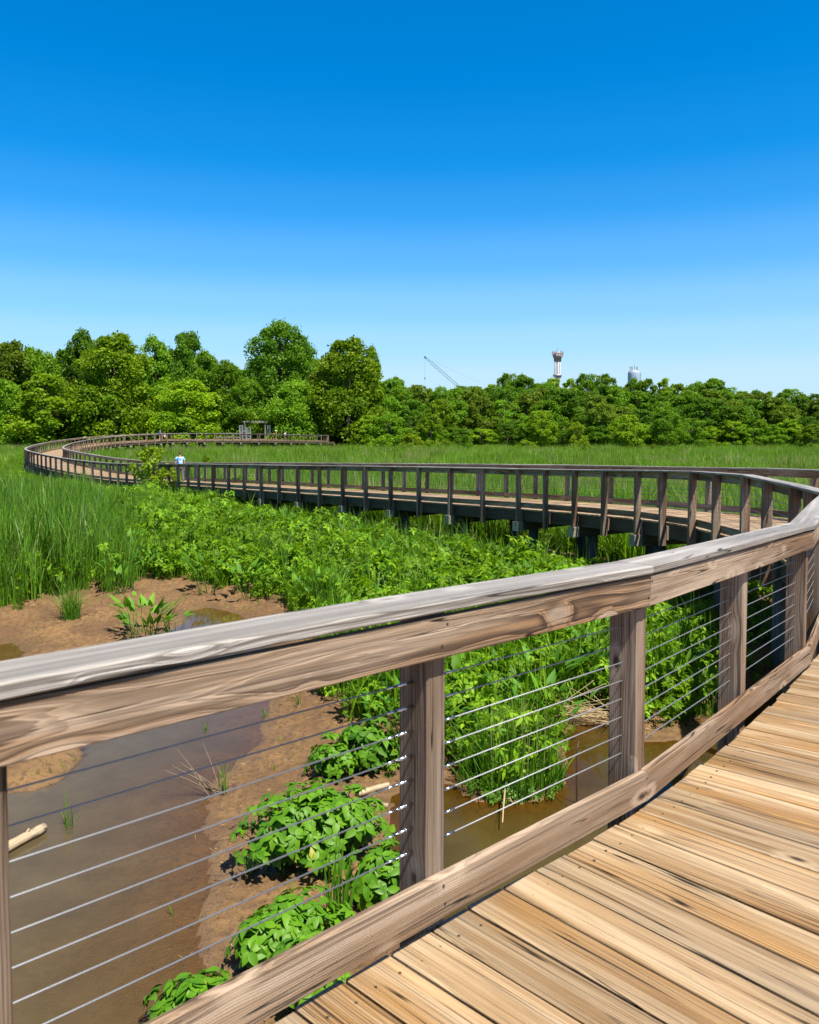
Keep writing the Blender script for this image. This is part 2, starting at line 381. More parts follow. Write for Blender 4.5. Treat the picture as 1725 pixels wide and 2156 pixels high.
for k in range(44):                                          # screw heads at the board ends nearest the viewer
    sc = sA0-.1+k//2*.19+.092+(.05 if k % 2 else -.05)-((sA0-.1-.3) % .19); p = P(sc)-LN(sc)*(.075+rnd.uniform(-.008, .008))-UP*(RAILH-.0005)
    b = MB(); tube(b, [p-UP*.002, p+UP*.0012], .0052, 8); b.build('screw', M['screw'], deck)
ss = np.arange(.3, sEnd+1, .7)
for off in (.02, WID-.06):
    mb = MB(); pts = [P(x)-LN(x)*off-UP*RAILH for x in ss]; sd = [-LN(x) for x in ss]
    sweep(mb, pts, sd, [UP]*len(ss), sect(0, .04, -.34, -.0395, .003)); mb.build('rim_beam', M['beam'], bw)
benJ = [sB, sFr]+MIDJ[1:]+FARJ[1:]
for i, sj in enumerate(benJ):
    n_ = LN(sj); t_ = T(sj); c = P(sj)-UP*RAILH; top = -.342
    mb = MB(); a = c+n_*.03; b = c-n_*(WID+.03)
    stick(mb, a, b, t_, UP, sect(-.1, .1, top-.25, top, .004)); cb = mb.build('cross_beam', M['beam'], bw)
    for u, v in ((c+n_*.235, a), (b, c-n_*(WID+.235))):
        mb = MB(); stick(mb, u, v, t_, UP, sect(-.104, .104, top-.253, top+.002, .004)); mb.build('beam_end', M['beamend_sunlit'], cb)
    for off in (.5, WID-.5):
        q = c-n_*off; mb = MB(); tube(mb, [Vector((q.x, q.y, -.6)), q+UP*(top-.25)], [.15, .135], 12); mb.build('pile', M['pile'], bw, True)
    if P(sj).y > 100 and i+1 < len(benJ):
        sk = benJ[i+1]
        for off in (.5,):
            q = c-LN(sj)*(WID-.5)+UP*(top-.35); q2 = P(sk)-LN(sk)*(WID-.5); mdl = (q+q2)/2
            mb = MB(); d = (q2-q); d.z = 0; d.normalize(); sdv = Vector((-d.y, d.x, 0))
            for a_, b_ in ((q, Vector((mdl.x, mdl.y, .9))), (Vector((q2.x, q2.y, P(sk).z-RAILH+top-.35)), Vector((mdl.x, mdl.y, .9)))):
                stick(mb, a_, b_, sdv, UP, sect(-.2, -.15, -.09, .09, .003))
            mb.build('brace', M['pile'], bw)
# ------------------------------------------------------------------ ground and water
def poly(pp, z=0.0): return np.array([tuple(onz(x, y, z))[:2] for x, y in pp])
def inside(x, y, pl):
    r = np.zeros(np.shape(x), bool); n = len(pl)
    for i in range(n):
        (x0, y0), (x1, y1) = pl[i], pl[(i+1) % n]
        c = ((y0 > y) != (y1 > y)); xi = (x1-x0)*(y-y0)/((y1-y0) if y1 != y0 else 1e-9)+x0
        r ^= c & (x < xi)
    return r
def pdist(x, y, pl):
    d = np.full(np.shape(x), 1e9); n = len(pl)
    for i in range(n):
        (x0, y0), (x1, y1) = pl[i], pl[(i+1) % n]; dx, dy = x1-x0, y1-y0
        t = np.clip(((x-x0)*dx+(y-y0)*dy)/(dx*dx+dy*dy+1e-12), 0, 1)
        d = np.minimum(d, np.hypot(x-x0-t*dx, y-y0-t*dy))
    return d
def sdist(x, y, pl): return np.where(inside(x, y, pl), -1, 1)*pdist(x, y, pl)     # negative inside
POOL = poly([(392, 1288), (440, 1278), (505, 1292), (560, 1330), (590, 1400), (575, 1470), (562, 1500), (556, 1560), (500, 1600), (445, 1660), (428, 1720), (450, 1790),
             (455, 1850), (420, 1960), (430, 2040), (480, 2120), (500, 2400), (-500, 2700), (-900, 1900), (-500, 1600), (-150, 1500), (-60, 1366), (28, 1352), (60, 1392), (200, 1405), (330, 1345), (383, 1312)])
ISLE = poly([(-60, 1560), (60, 1545), (168, 1570), (175, 1600), (135, 1645), (70, 1668), (10, 1672), (-80, 1660)])
CREEK = poly([(835, 1668), (900, 1655), (945, 1652), (1000, 1692), (1140, 1697), (1197, 1650), (1187, 1560), (1203, 1532), (1265, 1522), (1330, 1560), (1430, 1560), (1500, 1520), (1560, 1472),
              (1700, 1450), (2300, 1500), (2600, 2600), (930, 2900), (880, 2100), (850, 1960), (835, 1870), (815, 1775), (828, 1700)])
def gheight(x, y):
    n = fbm(x*1.3, y*1.3, 3)-.5; n2 = fbm(x*6, y*6, 9)-.5; n3 = fbm(x*22, y*22, 5, 3)-.5
    jig = .22*n+.10*n2
    near = sstep(45, 25, y)
    dp = sdist(x, y, POOL)+jig; dc = sdist(x, y, CREEK)+jig; di = sdist(x, y, ISLE)+.6*jig
    land = np.minimum(.17, .012+.085*np.maximum(np.minimum(dp, dc), 0))+.06*n2*sstep(0, .8, np.minimum(dp, dc))+.13*n3*sstep(-.02, .22, np.minimum(dp, dc))+.006*n3
    pool = -np.minimum(.20, .004-.055*np.minimum(dp, 0))+.02*n2+.008*n3
    creek = -np.minimum(.35, .01-.32*np.minimum(dc, 0))+.03*n2
    h = np.where(dp < 0, pool, np.where(dc < 0, creek, land))
    isl = np.minimum(.10, -.3*di)+.035*n3+.02*n2
    h = np.where(di < 0, np.maximum(h, isl), h)
    far = .22+.10*n
    hill = 9.0*sstep(150, 260, y)*sstep(-60, 40, x)
    return far*(1-near)+h*near+hill
def axis(lo, a, b, hi, st, gr=1.09):
    mid = list(np.arange(a, b, st)); out = mid[:]; s = st; x = mid[-1]
    while x < hi: s *= gr; x += s; out.append(x)
    s = st; x = mid[0]; left = []
    while x > lo: s *= gr; x -= s; left.append(x)
    return np.array(left[::-1]+out)
gx = axis(-900, -8.5, 6.5, 900, .045); gy = axis(-40, 2.0, 20.5, 2600, .05)
GX, GY = np.meshgrid(gx, gy); GZ = gheight(GX, GY); nx, ny = len(gx), len(gy)
V = np.stack([GX.ravel(), GY.ravel(), GZ.ravel()], 1); I = np.arange(nx*ny).reshape(ny, nx)
Fq = np.stack([I[:-1, :-1].ravel(), I[:-1, 1:].ravel(), I[1:, 1:].ravel(), I[1:, :-1].ravel()], 1)
t = NT('mud'); g = t.n('NewGeometry').outputs['Position']; gz = t.n('SeparateXYZ', {0: g}).outputs[2]
a_ = t.noise(g, 1.1, 5, .6).outputs[0]; b_ = t.noise(g, 14, 5, .7).outputs[0]; c_ = t.noise(g, 70, 3, .6).outputs[0]
c = t.mix(t.ss(.35, .65, a_), (.215, .122, .046), (.13, .07, .028)); c = t.mix(t.ss(.46, .68, b_), c, (.085, .048, .024)); c = t.mix(t.ma('MULTIPLY', t.ss(.52, .7, t.noise(g, 3.4, 4, .6).outputs[0]), .6), c, (.10, .058, .03)); c = t.mix(t.ma('MULTIPLY', t.ss(.6, .75, c_), .5), c, (.27, .18, .1))
yy = t.n('SeparateXYZ', {0: g}).outputs[1]
c = t.mix(t.ss(19, 30, yy), c, (.05, .06, .02))
wet = t.ss(.06, -.005, t.ma('MULTIPLY_ADD', a_, .05, t.ma('SUBTRACT', gz, .025)))
c = t.mix(t.ma('MULTIPLY', wet, .45), c, (.11, .068, .034))
rough = t.ma('MULTIPLY_ADD', wet, -.35, .75)
M['mud'] = t.done(t.pri(c, rough, .4, 0, t.bump(t.ma('ADD', t.ma('MULTIPLY', b_, .8), t.ma('MULTIPLY', c_, .5)), 1.0, .03)))
tag(obj('ground', npmesh('ground', V, Fq, M['mud'], None, True)), kind='structure')
def watermat(name, body, clear, kd, ior):
    """shallow muddy water: the deeper it is, the more of its silt is seen instead of the bed"""
    t = NT(name); g = t.n('NewGeometry').outputs['Position']; dep = t.n('Attribute', attribute_name='depth').outputs['Fac']
    rip = t.noise(g, 5, 3, .5).outputs[0]; bp = t.bump(rip, .05, .02)
    tr = t.n('BsdfTransparent', {'Color': clear}).outputs[0]
    sc_ = t.noise(g, 2.2, 4, .6).outputs[0]; df = t.n('BsdfDiffuse', {'Color': t.mix(t.ss(.3, .7, sc_), body, tuple(x*.8 for x in body))}).outputs[0]
    tb = t.ma('SUBTRACT', 1.0, t.ma('POWER', 2.718, t.ma('MULTIPLY', dep, -kd)))
    m1 = t.n('MixShader'); t.put(m1.inputs[0], tb); t.put(m1.inputs[1], tr); t.put(m1.inputs[2], df)
    gl = t.n('BsdfGlossy', {'Color': (1, 1, 1), 'Roughness': .03, 'Normal': bp}).outputs[0]
    fr = t.n('Fresnel', {'IOR': ior, 'Normal': bp}).outputs[0]
    m2 = t.n('MixShader'); t.put(m2.inputs[0], fr); t.put(m2.inputs[1], m1.outputs[0]); t.put(m2.inputs[2], gl)
    return t.done(m2.outputs[0])
def water(name, x0, x1, y0, y1, z, st, mat):
    X, Y = np.meshgrid(np.arange(x0, x1+st/2, st), np.arange(y0, y1+st/2, st)); ny_, nx_ = X.shape; I = np.arange(nx_*ny_).reshape(ny_, nx_)
    f = np.stack([I[:-1, :-1].ravel(), I[:-1, 1:].ravel(), I[1:, 1:].ravel(), I[1:, :-1].ravel()], 1)
    me = npmesh(name, np.stack([X.ravel(), Y.ravel(), np.full(X.size, z)], 1), f, mat)
    a = me.attributes.new('depth', 'FLOAT', 'POINT'); a.data.foreach_set('value', np.maximum(0, z-gheight(X, Y)).ravel().astype('f'))
    tag(obj(name, me), kind='structure')
water('pool_water', -14, -.2, .5, 24, 0, .09, watermat('pool_water', (.122, .098, .05), (.86, .79, .56), 9, 1.3))
water('creek_water', -.2, 16, -6, 24, .002, .1, watermat('creek_water', (.08, .06, .016), (.66, .54, .22), 5, 1.17))
# ------------------------------------------------------------------ leaves and blades
def nrmz(v): return v/np.maximum(np.linalg.norm(v, axis=-1, keepdims=True), 1e-9)
OVATE = ([0, .18, .42, .72, 1], [.08, .78, 1, .62, .03]); LANCE = ([0, .2, .5, .8, 1], [.1, .8, 1, .55, .03]); ARROW = ([-.28, 0, .28, .65, 1], [.62, .98, .82, .42, .02])
def leaves(pos, d, nr, L, W, shape=OVATE, droop=.15, fold=.12):
    d = nrmz(d); sd = nrmz(np.cross(d, nr)); nr = np.cross(sd, d); n = len(pos); ts, ws = shape; k = len(ts); L = L[:, None]; W = W[:, None]
    vs = np.zeros((n, k, 3, 3))
    for i, (tt, w) in enumerate(zip(ts, ws)):
        mid_t = 0 if tt < 0 else tt
        c = pos+d*L*tt-nr*L*droop*tt*tt; m = pos+d*L*mid_t-nr*L*droop*mid_t**2
        vs[:, i, 0] = c-sd*W*w*.5+nr*W*w*fold; vs[:, i, 1] = m; vs[:, i, 2] = c+sd*W*w*.5+nr*W*w*fold
    o = (np.arange(n)*k*3)[:, None]; q = []
    for i in range(k-1):
        a = i*3
        q += [[a, a+1, a+4, a+3], [a+1, a+2, a+5, a+4]]
    f = (o[:, :, None]+np.array(q)[None]).reshape(-1, 4)
    return vs.reshape(-1, 3), f, len(q)
def blades(base, h, w, lean, head, seg=4, curve=1.6, twist=None):
    n = len(base); hd = np.stack([np.cos(head), np.sin(head), 0*head], 1); tw = head+math.pi/2+(rng.uniform(-1, 1, n) if twist is None else twist)
    wd = np.stack([np.cos(tw), np.sin(tw), 0*tw], 1); vs = np.zeros((n, seg+1, 2, 3))
    for i in range(seg+1):
        tt = i/seg
        c = base+np.array([0, 0, 1.0])*(h*(tt-.28*np.minimum(lean, 1.6)*tt**2.2*.6))[:, None]+hd*(h*lean*tt**curve*.6)[:, None]
        ww = (w*(1-tt**1.8)*.5+.0004)[:, None]
        vs[:, i, 0] = c-wd*ww; vs[:, i, 1] = c+wd*ww
    o = (np.arange(n)*(seg+1)*2)[:, None]; q = np.array([[2*i, 2*i+1, 2*i+3, 2*i+2] for i in range(seg)])
    return vs.reshape(-1, 3), (o[:, :, None]+q[None]).reshape(-1, 4), seg
def cat(parts):                          # [(v, f, per, tint_per_item)]
    V, Fc, Tn, o = [], [], [], 0
    for v, f, per, tn in parts:
        V.append(v); Fc.append(f+o); Tn.append(np.repeat(tn, per)); o += len(v)
    return np.concatenate(V), np.concatenate(Fc), np.concatenate(Tn)
def disc(n, r, p=.5): a = rng.uniform(0, 2*math.pi, n); q = r*rng.random(n)**p; return np.stack([q*np.cos(a), q*np.sin(a), np.zeros(n)], 1)
M['cattail'] = leafmat('cattail_leaf', (.042, .125, .009), (.13, .27, .010), (.36, .27, .11), trans=.25, ovar=.9)
M['meadow'] = leafmat('meadow_grass', (.07, .19, .006), (.19, .36, .009), (.36, .34, .10), trans=.42, ovar=.75)
M['dry'] = leafmat('dry_grass', (.42, .35, .2), (.22, .27, .06), trans=.3)
M['broad'] = leafmat('broad_leaf', (.06, .165, .005), (.20, .35, .008), trans=.4, rough=.55, spec=.2, ovar=.7)
M['jewel'] = leafmat('jewelweed_leaf', (.055, .19, .006), (.15, .33, .010), (.34, .34, .03), trans=.34, rough=.5, ovar=.2)
M['arum'] = leafmat('arum_leaf', (.04, .135, .010), (.12, .27, .012), trans=.3, rough=.55, spec=.2, ovar=.5)
M['stem'] = plain('green_stem', (.07, .12, .03), .6, var=.3)
M['sedge'] = leafmat('sedge_blade', (.06, .19, .012), (.14, .29, .02), trans=.4, ovar=.2)
def clump_mesh(nm, mat, parts):
    v, f, tn = cat(parts); return npmesh(nm, v, f, mat, tn)
def m_cattail(n=22, r=.22, h=(1.25, 2.1), w=(.02, .036), lean=.5):
    b = disc(n, r); hh = rng.uniform(*h, n); p = [(*blades(b, hh, rng.uniform(*w, n), np.abs(rng.normal(0, lean, n))*.8, rng.normal(.5, 1.3, n), 5, 2.2), rng.random(n)*.93)]
    return clump_mesh('cattail_clump', M['cattail'], p)
def m_meadow(n=90, r=.75, h=(.6, 1.15), w=(.014, .03), lean=.5, mat='meadow', seg=3):
    b = disc(n, r); hh = rng.uniform(*h, n); p = [(*blades(b, hh, rng.uniform(*w, n), np.abs(rng.normal(0, lean, n)), rng.uniform(0, 6.3, n), seg), rng.random(n))]
    return clump_mesh('meadow_clump', M[mat], p)
def rosette(nodes, nor, per, L, spread=.75, droop=.25, shape=OVATE, wr=.58, fold=.1):
    n = len(nodes); k = n*per; P_ = np.repeat(nodes, per, 0); N_ = nrmz(np.repeat(nor, per, 0)+rng.normal(0, .12, (k, 3)))
    a = np.tile(np.arange(per)*2*math.pi/per, n)+np.repeat(rng.uniform(0, 6.3, n), per)+rng.normal(0, .3, k)
    e1 = nrmz(np.cross(N_, np.array([.3, .1, 1.0]))+1e-4); e2 = np.cross(N_, e1)
    out = e1*np.cos(a)[:, None]+e2*np.sin(a)[:, None]; d = out*spread+N_*(1-spread)-np.array([0, 0, .28])
    LL = rng.uniform(L[0], L[1], k)
    return leaves(P_+out*.01, d, N_+out*.25, LL, LL*wr*rng.uniform(.85, 1.15, k), shape, droop, fold)
def m_broad(n=26, r=.34, h=(.3, .75), L=(.06, .125), per=5):
    nd = disc(n, r); nd[:, 2] = rng.uniform(*h, n)*(1-.35*(np.hypot(nd[:, 0], nd[:, 1])/r)**2); nor = np.stack([nd[:, 0]*1.2, nd[:, 1]*1.2, np.full(n, .6)], 1)+rng.normal(0, .25, (n, 3))
    v = rosette(nd, nrmz(nor), per, L, shape=LANCE, wr=.48); st = blades(np.concatenate([nd[:, :2]*.6, np.zeros((n, 1))], 1), nd[:, 2], np.full(n, .012), np.full(n, .2), np.arctan2(nd[:, 1], nd[:, 0]), 3, 1)
    return clump_mesh('broadleaf_clump', M['broad'], [(*v, rng.random(n*per)), (*st, np.full(n, .1))])
def arum_parts(n, r, h, L):
    b = disc(n, r); a = np.arctan2(b[:, 1], b[:, 0])+rng.normal(0, .7, n); hh = rng.uniform(*h, n); out = np.stack([np.cos(a), np.sin(a), 0*a], 1)
    tip = b+out*(hh*.35)[:, None]+np.array([0, 0, 1.0])*hh[:, None]*.93
    d = out*.55+np.array([0, 0, 1.0])*rng.uniform(.15, 1.1, n)[:, None]; nr = -out*.8+np.array([0, 0, 1.0])*.5+rng.normal(0, .25, (n, 3)); LL = rng.uniform(*L, n)
    return [(*leaves(tip, d, nr, LL, LL*rng.uniform(.42, .6, n), ARROW, .18, .1), rng.random(n)), (*blades(b, hh, np.full(n, .016), np.full(n, .58), a, 4, 1.0), np.full(n, .15))]
def m_arum(n=13, r=.22, h=(.4, .85), L=(.16, .30)): return clump_mesh('arum_clump', M['arum'], arum_parts(n, r, h, L))
HID = bpy.data.collections.new('plant_shapes')          # clump shapes used by the scatter objects only; not in the scene
def scatter(name, pts, scale, meshes, kind='stuff', label=None, tilt=.06):
    c = bpy.data.collections.new(name+'_shapes')
    for me in meshes: c.objects.link(bpy.data.objects.new(me.name, me))
    n = len(pts); me = bpy.data.meshes.new(name); me.vertices.add(n); me.vertices.foreach_set('co', np.asarray(pts, 'f').ravel())
    a = me.attributes.new('rot', 'FLOAT_VECTOR', 'POINT'); rr = np.stack([rng.normal(0, tilt, n), rng.normal(0, tilt, n), rng.uniform(0, 6.283, n)], 1); a.data.foreach_set('vector', rr.astype('f').ravel())
    a = me.attributes.new('scl', 'FLOAT', 'POINT'); a.data.foreach_set('value', np.asarray(scale, 'f'))
    a = me.attributes.new('idx', 'INT', 'POINT'); a.data.foreach_set('value', rng.integers(0, len(meshes), n).astype('i'))
    o = obj(name, me); tg = bpy.data.node_groups.new(name+'_nodes', 'GeometryNodeTree')
    tg.interface.new_socket('Geometry', in_out='INPUT', socket_type='NodeSocketGeometry'); tg.interface.new_socket('Geometry', in_out='OUTPUT', socket_type='NodeSocketGeometry')
    N = tg.nodes.new; gi = N('NodeGroupInput'); go = N('NodeGroupOutput'); ip = N('GeometryNodeInstanceOnPoints'); ci = N('GeometryNodeCollectionInfo'); mp = N('GeometryNodeMeshToPoints')
    ci.inputs['Collection'].default_value = c; ci.inputs['Separate Children'].default_value = True; ci.inputs['Reset Children'].default_value = True
    def na(nm, ty): x = N('GeometryNodeInputNamedAttribute'); x.data_type = ty; x.inputs['Name'].default_value = nm; return x.outputs['Attribute']
    L_ = tg.links.new; er = N('FunctionNodeEulerToRotation'); L_(na('rot', 'FLOAT_VECTOR'), er.inputs[0])
    L_(gi.outputs[0], mp.inputs[0]); L_(mp.outputs[0], ip.inputs['Points']); L_(ci.outputs[0], ip.inputs['Instance']); ip.inputs['Pick Instance'].default_value = True
    L_(na('idx', 'INT'), ip.inputs['Instance Index']); L_(er.outputs[0], ip.inputs['Rotation']); L_(na('scl', 'FLOAT'), ip.inputs['Scale']); L_(ip.outputs[0], go.inputs[0])
    md = o.modifiers.new('scatter', 'NODES'); md.node_group = tg
    return tag(o, label, None, None, 'stuff')
def rect(n, x0, x1, y0, y1): return np.stack([rng.uniform(x0, x1, n), rng.uniform(y0, y1, n)], 1)
CEN = np.array([tuple(P(s)-LN(s)*WID/2) for s in np.arange(.3, SMAX-.5, .5)])
def bwdist(p):
    d = np.full(len(p), 1e9)
    for c in CEN: d = np.minimum(d, np.hypot(p[:, 0]-c[0], p[:, 1]-c[1]))
    return d
def frust(p, m=4.0): return (np.abs(p[:, 0]) < .53*p[:, 1]+m) & (p[:, 1] > 1)
def put(p): return np.column_stack([p, gheight(p[:, 0], p[:, 1])-.02])
# zones (photograph outlines of the ground they grow on)
Z_CAT = poly([(-700, 1330), (-60, 1300), (20, 1296), (70, 1298), (130, 1272), (250, 1262), (290, 1240), (262, 1130), (230, 1075), (-500, 1075)])
Z_BRD = poly([(285, 1242), (350, 1236), (395, 1232), (440, 1250), (530, 1262), (612, 1276), (690, 1400), (722, 1440), (722, 1500), (768, 1560), (830, 1636), (950, 1630), (1010, 1672), (1130, 1672), (1180, 1630), (1172, 1552), (1196, 1518),
              (1265, 1508), (1330, 1545), (1430, 1545), (1500, 1508), (1560, 1462), (1660, 1440), (1690, 1300), (1560, 1200), (1300, 1140), (1000, 1085), (620, 1045), (440, 1035), (230, 1070), (258, 1130)])
def zone(pl, dens, pad=.0, soft=.5):
    x0, y0 = pl.min(0); x1, y1 = pl.max(0); n = int((x1-x0)*(y1-y0)*dens); p = rect(n, x0, x1, y0, y1)
    s = sdist(p[:, 0], p[:, 1], pl); return p[(s+1.3*(fbm(p[:, 0]*.9, p[:, 1]*.9, 55)-.5)*(soft) < -pad) & frust(p)]
# path side: is a point on the viewer's side of the boardwalk?
SIDE = np.concatenate([LIN[(ARC > sFr) & (ARC < sTurn+6)][:, :2][::6], [[-75, 78], [-75, -20], [5.5, -20]]])
# tall cattails at the left
p = zone(Z_CAT, 11.5, 0, 1.6); p = p[p[:, 1] < 34]; dmin = -sdist(p[:, 0], p[:, 1], Z_CAT)
scatter('cattail_reeds', put(p), 1.12*(.6+.4*sstep(0, 1.4, dmin))*rng.uniform(.72, 1.1, len(p))*(.8+.4*fbm(p[:, 0]*.7, p[:, 1]*.7, 21)), [m_cattail() for _ in range(7)])
q = p[rng.random(len(p)) < .35]
scatter('reed_undergrowth', put(q+rng.normal(0, .1, q.shape)), rng.uniform(.7, 1.2, len(q)), [m_meadow(40, .4, (.4, 1.1), (.012, .022), .7) for _ in range(3)]+[m_broad(16, .3, (.3, 1.0), (.08, .15)) for _ in range(2)]+[m_arum(7, .2, (.5, 1.0)) for _ in range(2)])
# broad-leaved mass between creek and boardwalk
p = zone(Z_BRD, 9.5, 0, .9); d_ = bwdist(p); p = p[(d_ > 1.9) | (p[:, 1] < 22)]; dm = -sdist(p[:, 0], p[:, 1], Z_BRD); dk = bwdist(p)
sc_ = rng.uniform(.75, 1.25, len(p))*(.55+.5*sstep(0, .9, dm))*np.where((dk < 2.2), .55, 1)*(.55+.9*fbm(p[:, 0]*.6, p[:, 1]*.6, 31))
scatter('broadleaf_marsh_plants', put(p), sc_, [m_broad() for _ in range(6)]+[m_broad(20, .3, (.35, .95), (.07, .15))])
p = zone(Z_BRD, 4.2, .12, .8); k_ = fbm(p[:, 0]*.5, p[:, 1]*.5, 77) > .38; p = p[k_]; dk = bwdist(p); p = p[dk > 2]
scatter('arrow_arum_plants', put(p), rng.uniform(.5, .95, len(p)), [m_arum() for _ in range(5)])
p = zone(Z_BRD, 3.4, .2); k_ = fbm(p[:, 0]*.42+9, p[:, 1]*.42, 41)+.12*sstep(16, 26, p[:, 1])+.25*sstep(2.5, 0, pdist(p[:, 0], p[:, 1], Z_CAT)) > .50; p = p[k_]; p = p[bwdist(p) > 1.7]
scatter('scattered_reeds', put(p), rng.uniform(.5, .78, len(p)), [m_cattail(12, .2, (1.3, 2.2), lean=.6) for _ in range(5)])
p = zone(Z_BRD, 5.5, .1, .8); p = p[(bwdist(p) > 1.9) & (fbm(p[:, 0]*.45+4, p[:, 1]*.45, 63) > .40)]
scatter('upright_marsh_plants', put(p), rng.uniform(.6, 1.15, len(p)), [m_meadow(26, .28, (.45, 1.05), (.022, .045), .55, 'broad', 4) for _ in range(4)]+[m_meadow(16, .24, (.5, 1.1), (.012, .02), .5, 'sedge', 4) for _ in range(2)])
# meadow on the viewer's side, left
p = rect(9000, -46, 1, 27, 84); p = p[inside(p[:, 0], p[:, 1], SIDE) & frust(p) & (bwdist(p) > 2.1) & ~inside(p[:, 0], p[:, 1], Z_BRD)]; p = p[(p[:, 1] > 33) | (p[:, 0] > -9)]
p = p[rng.random(len(p)) < np.clip(60/p[:, 1], .3, 1)]
sc_ = rng.uniform(.55, .85, len(p))*np.where(bwdist(p) < 4, .8, 1)
scatter('near_meadow', put(p), sc_, [m_meadow(80, .6) for _ in range(4)]+[m_broad(24, .5, (.4, .8), (.1, .2)) for _ in range(3)])
# wide marsh beyond the boardwalk
p = np.concatenate([rect(9000, -22, 26, 13, 45), rect(17000, -75, 85, 40, 158)]); p = p[frust(p, 6) & ~inside(p[:, 0], p[:, 1], SIDE) & (bwdist(p) > 2.2)]
sc_ = rng.uniform(.75, 1.2, len(p))*(.8+.4*fbm(p[:, 0]*.12, p[:, 1]*.3, 5))*np.where(rng.random(len(p)) < .25, 1.15, .95)
gz_ = fbm(p[:, 0]*.06, p[:, 1]*.16, 15); dry = ((gz_ > .60) & (rng.random(len(p)) < .35)) | (rng.random(len(p)) < .012)
scatter('marsh_grass', put(p[~dry]), sc_[~dry], [m_meadow(90, .8, (.6, 1.4), (.018, .045), .6) for _ in range(5)]+[m_meadow(70, .6, (.9, 1.6), (.02, .04), .8) for _ in range(3)])
scatter('dry_marsh_grass', put(p[dry]), sc_[dry]*1.02, [m_meadow(60, .9, (.9, 1.4), (.015, .03), .35, 'dry') for _ in range(3)])
# ------------------------------------------------------------------ single plants near the viewer
def plant(name, label, cat_, px, group=None, z=0.03):
    p = onz(px[0], px[1], z); h = float(gheight(np.array([p.x]), np.array([p.y]))[0])
    return thing(name, label, cat_, (p.x, p.y, h-.01), rnd.uniform(0, 6.28) if name != 'x' else 0, group)
def part(root, name, mat, parts, smooth=False):
    v, f, tn = cat(parts); return obj(name, npmesh(name, v, f, mat, tn, smooth), root)
def mound(root, rx, ry, h, nodes, L=(.06, .115), per=6, mat='jewel', wr=.62, base=.12):
    a = rng.uniform(0, 6.283, nodes); u = rng.random(nodes)**.75*1.45                 # polar angle from the top
    dr = np.stack([np.sin(u)*np.cos(a), np.sin(u)*np.sin(a), np.cos(u)], 1)
    lump = .82+.36*vnoise(a*1.6+3, u*2.2, nodes)
    kl = 5; lb = rng.integers(0, kl, nodes); la = rng.uniform(0, 6.28, kl); lc = np.stack([np.cos(la)*rx, np.sin(la)*ry, rng.uniform(-.12, .1, kl)*h], 1)*rng.uniform(.2, .5, kl)[:, None]; ls = rng.uniform(.5, .82, kl); lc[0] *= .2; ls[0] = .9
    ps = dr*np.array([rx, ry, h-base])*lump[:, None]*(rng.uniform(.78, 1.0, nodes)*ls[lb]+(rng.random(nodes) < .12)*.14)[:, None]+lc[lb]+np.array([0, 0, base]); ps[:, 2] = np.maximum(ps[:, 2], .03)
    nor = nrmz(dr*np.array([1/rx, 1/ry, 1.3/h])+np.array([0, 0, .5])+rng.normal(0, .15, (nodes, 3)))
    inn = ps*rng.uniform(.45, .8, nodes)[:, None]
    p1 = rosette(ps, nor, per, L, .8, .32, OVATE, wr, .12); p2 = rosette(inn[:nodes//2], nor[:nodes//2], per, L, .8, .3, OVATE, wr, .12)
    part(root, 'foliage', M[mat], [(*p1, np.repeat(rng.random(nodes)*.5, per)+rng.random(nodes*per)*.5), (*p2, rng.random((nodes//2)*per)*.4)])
    k = nodes//3; mb = MB()
    for i in range(k):
        q = Vector(ps[i]); b = Vector((q.x*.45, q.y*.45, -.04)); tube(mb, [b, b.lerp(q, .55)+Vector((0, 0, .03)), q], [.007, .005, .003], 5)
    mb.build('stem', M['stem'], root, True)
GB = 'jewelweed bushes on the mud bank'
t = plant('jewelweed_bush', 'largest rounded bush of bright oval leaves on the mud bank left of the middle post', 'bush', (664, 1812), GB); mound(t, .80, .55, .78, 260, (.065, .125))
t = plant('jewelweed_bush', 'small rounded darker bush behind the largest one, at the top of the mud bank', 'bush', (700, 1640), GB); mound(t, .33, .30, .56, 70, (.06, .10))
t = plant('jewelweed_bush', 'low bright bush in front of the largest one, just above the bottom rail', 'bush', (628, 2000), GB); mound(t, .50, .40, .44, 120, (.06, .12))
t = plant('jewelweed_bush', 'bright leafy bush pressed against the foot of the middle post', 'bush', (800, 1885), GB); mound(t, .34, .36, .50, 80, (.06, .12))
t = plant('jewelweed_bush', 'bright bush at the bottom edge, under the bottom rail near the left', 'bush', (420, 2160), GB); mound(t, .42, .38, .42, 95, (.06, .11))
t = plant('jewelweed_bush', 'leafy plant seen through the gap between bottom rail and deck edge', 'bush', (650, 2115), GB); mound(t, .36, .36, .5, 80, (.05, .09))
def blade_plant(root, n, r, h, w, lean, mat='sedge', name='blade', curve=1.8, seg=6):
    b = disc(n, r); part(root, name, M[mat], [(*blades(b, rng.uniform(*h, n), rng.uniform(*w, n), np.abs(rng.normal(0, lean, n)), rng.uniform(0, 6.3, n), seg, curve), rng.random(n)*.95)])
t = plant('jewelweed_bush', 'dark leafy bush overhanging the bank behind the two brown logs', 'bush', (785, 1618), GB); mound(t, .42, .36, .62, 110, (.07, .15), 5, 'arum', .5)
t = plant('iris_clump', 'upright clump of sword-shaped green leaves between the two bright front bushes', 'plant', (716, 1935)); blade_plant(t, 26, .11, (.35, .72), (.018, .03), .35)
t = plant('grass_tuft', 'feathery bright green grass tuft standing alone on the mud below the cattails', 'grass tuft', (150, 1312)); blade_plant(t, 190, .17, (.5, 1.0), (.008, .016), .95)
GR = 'arrow arum clumps at the mud edge'
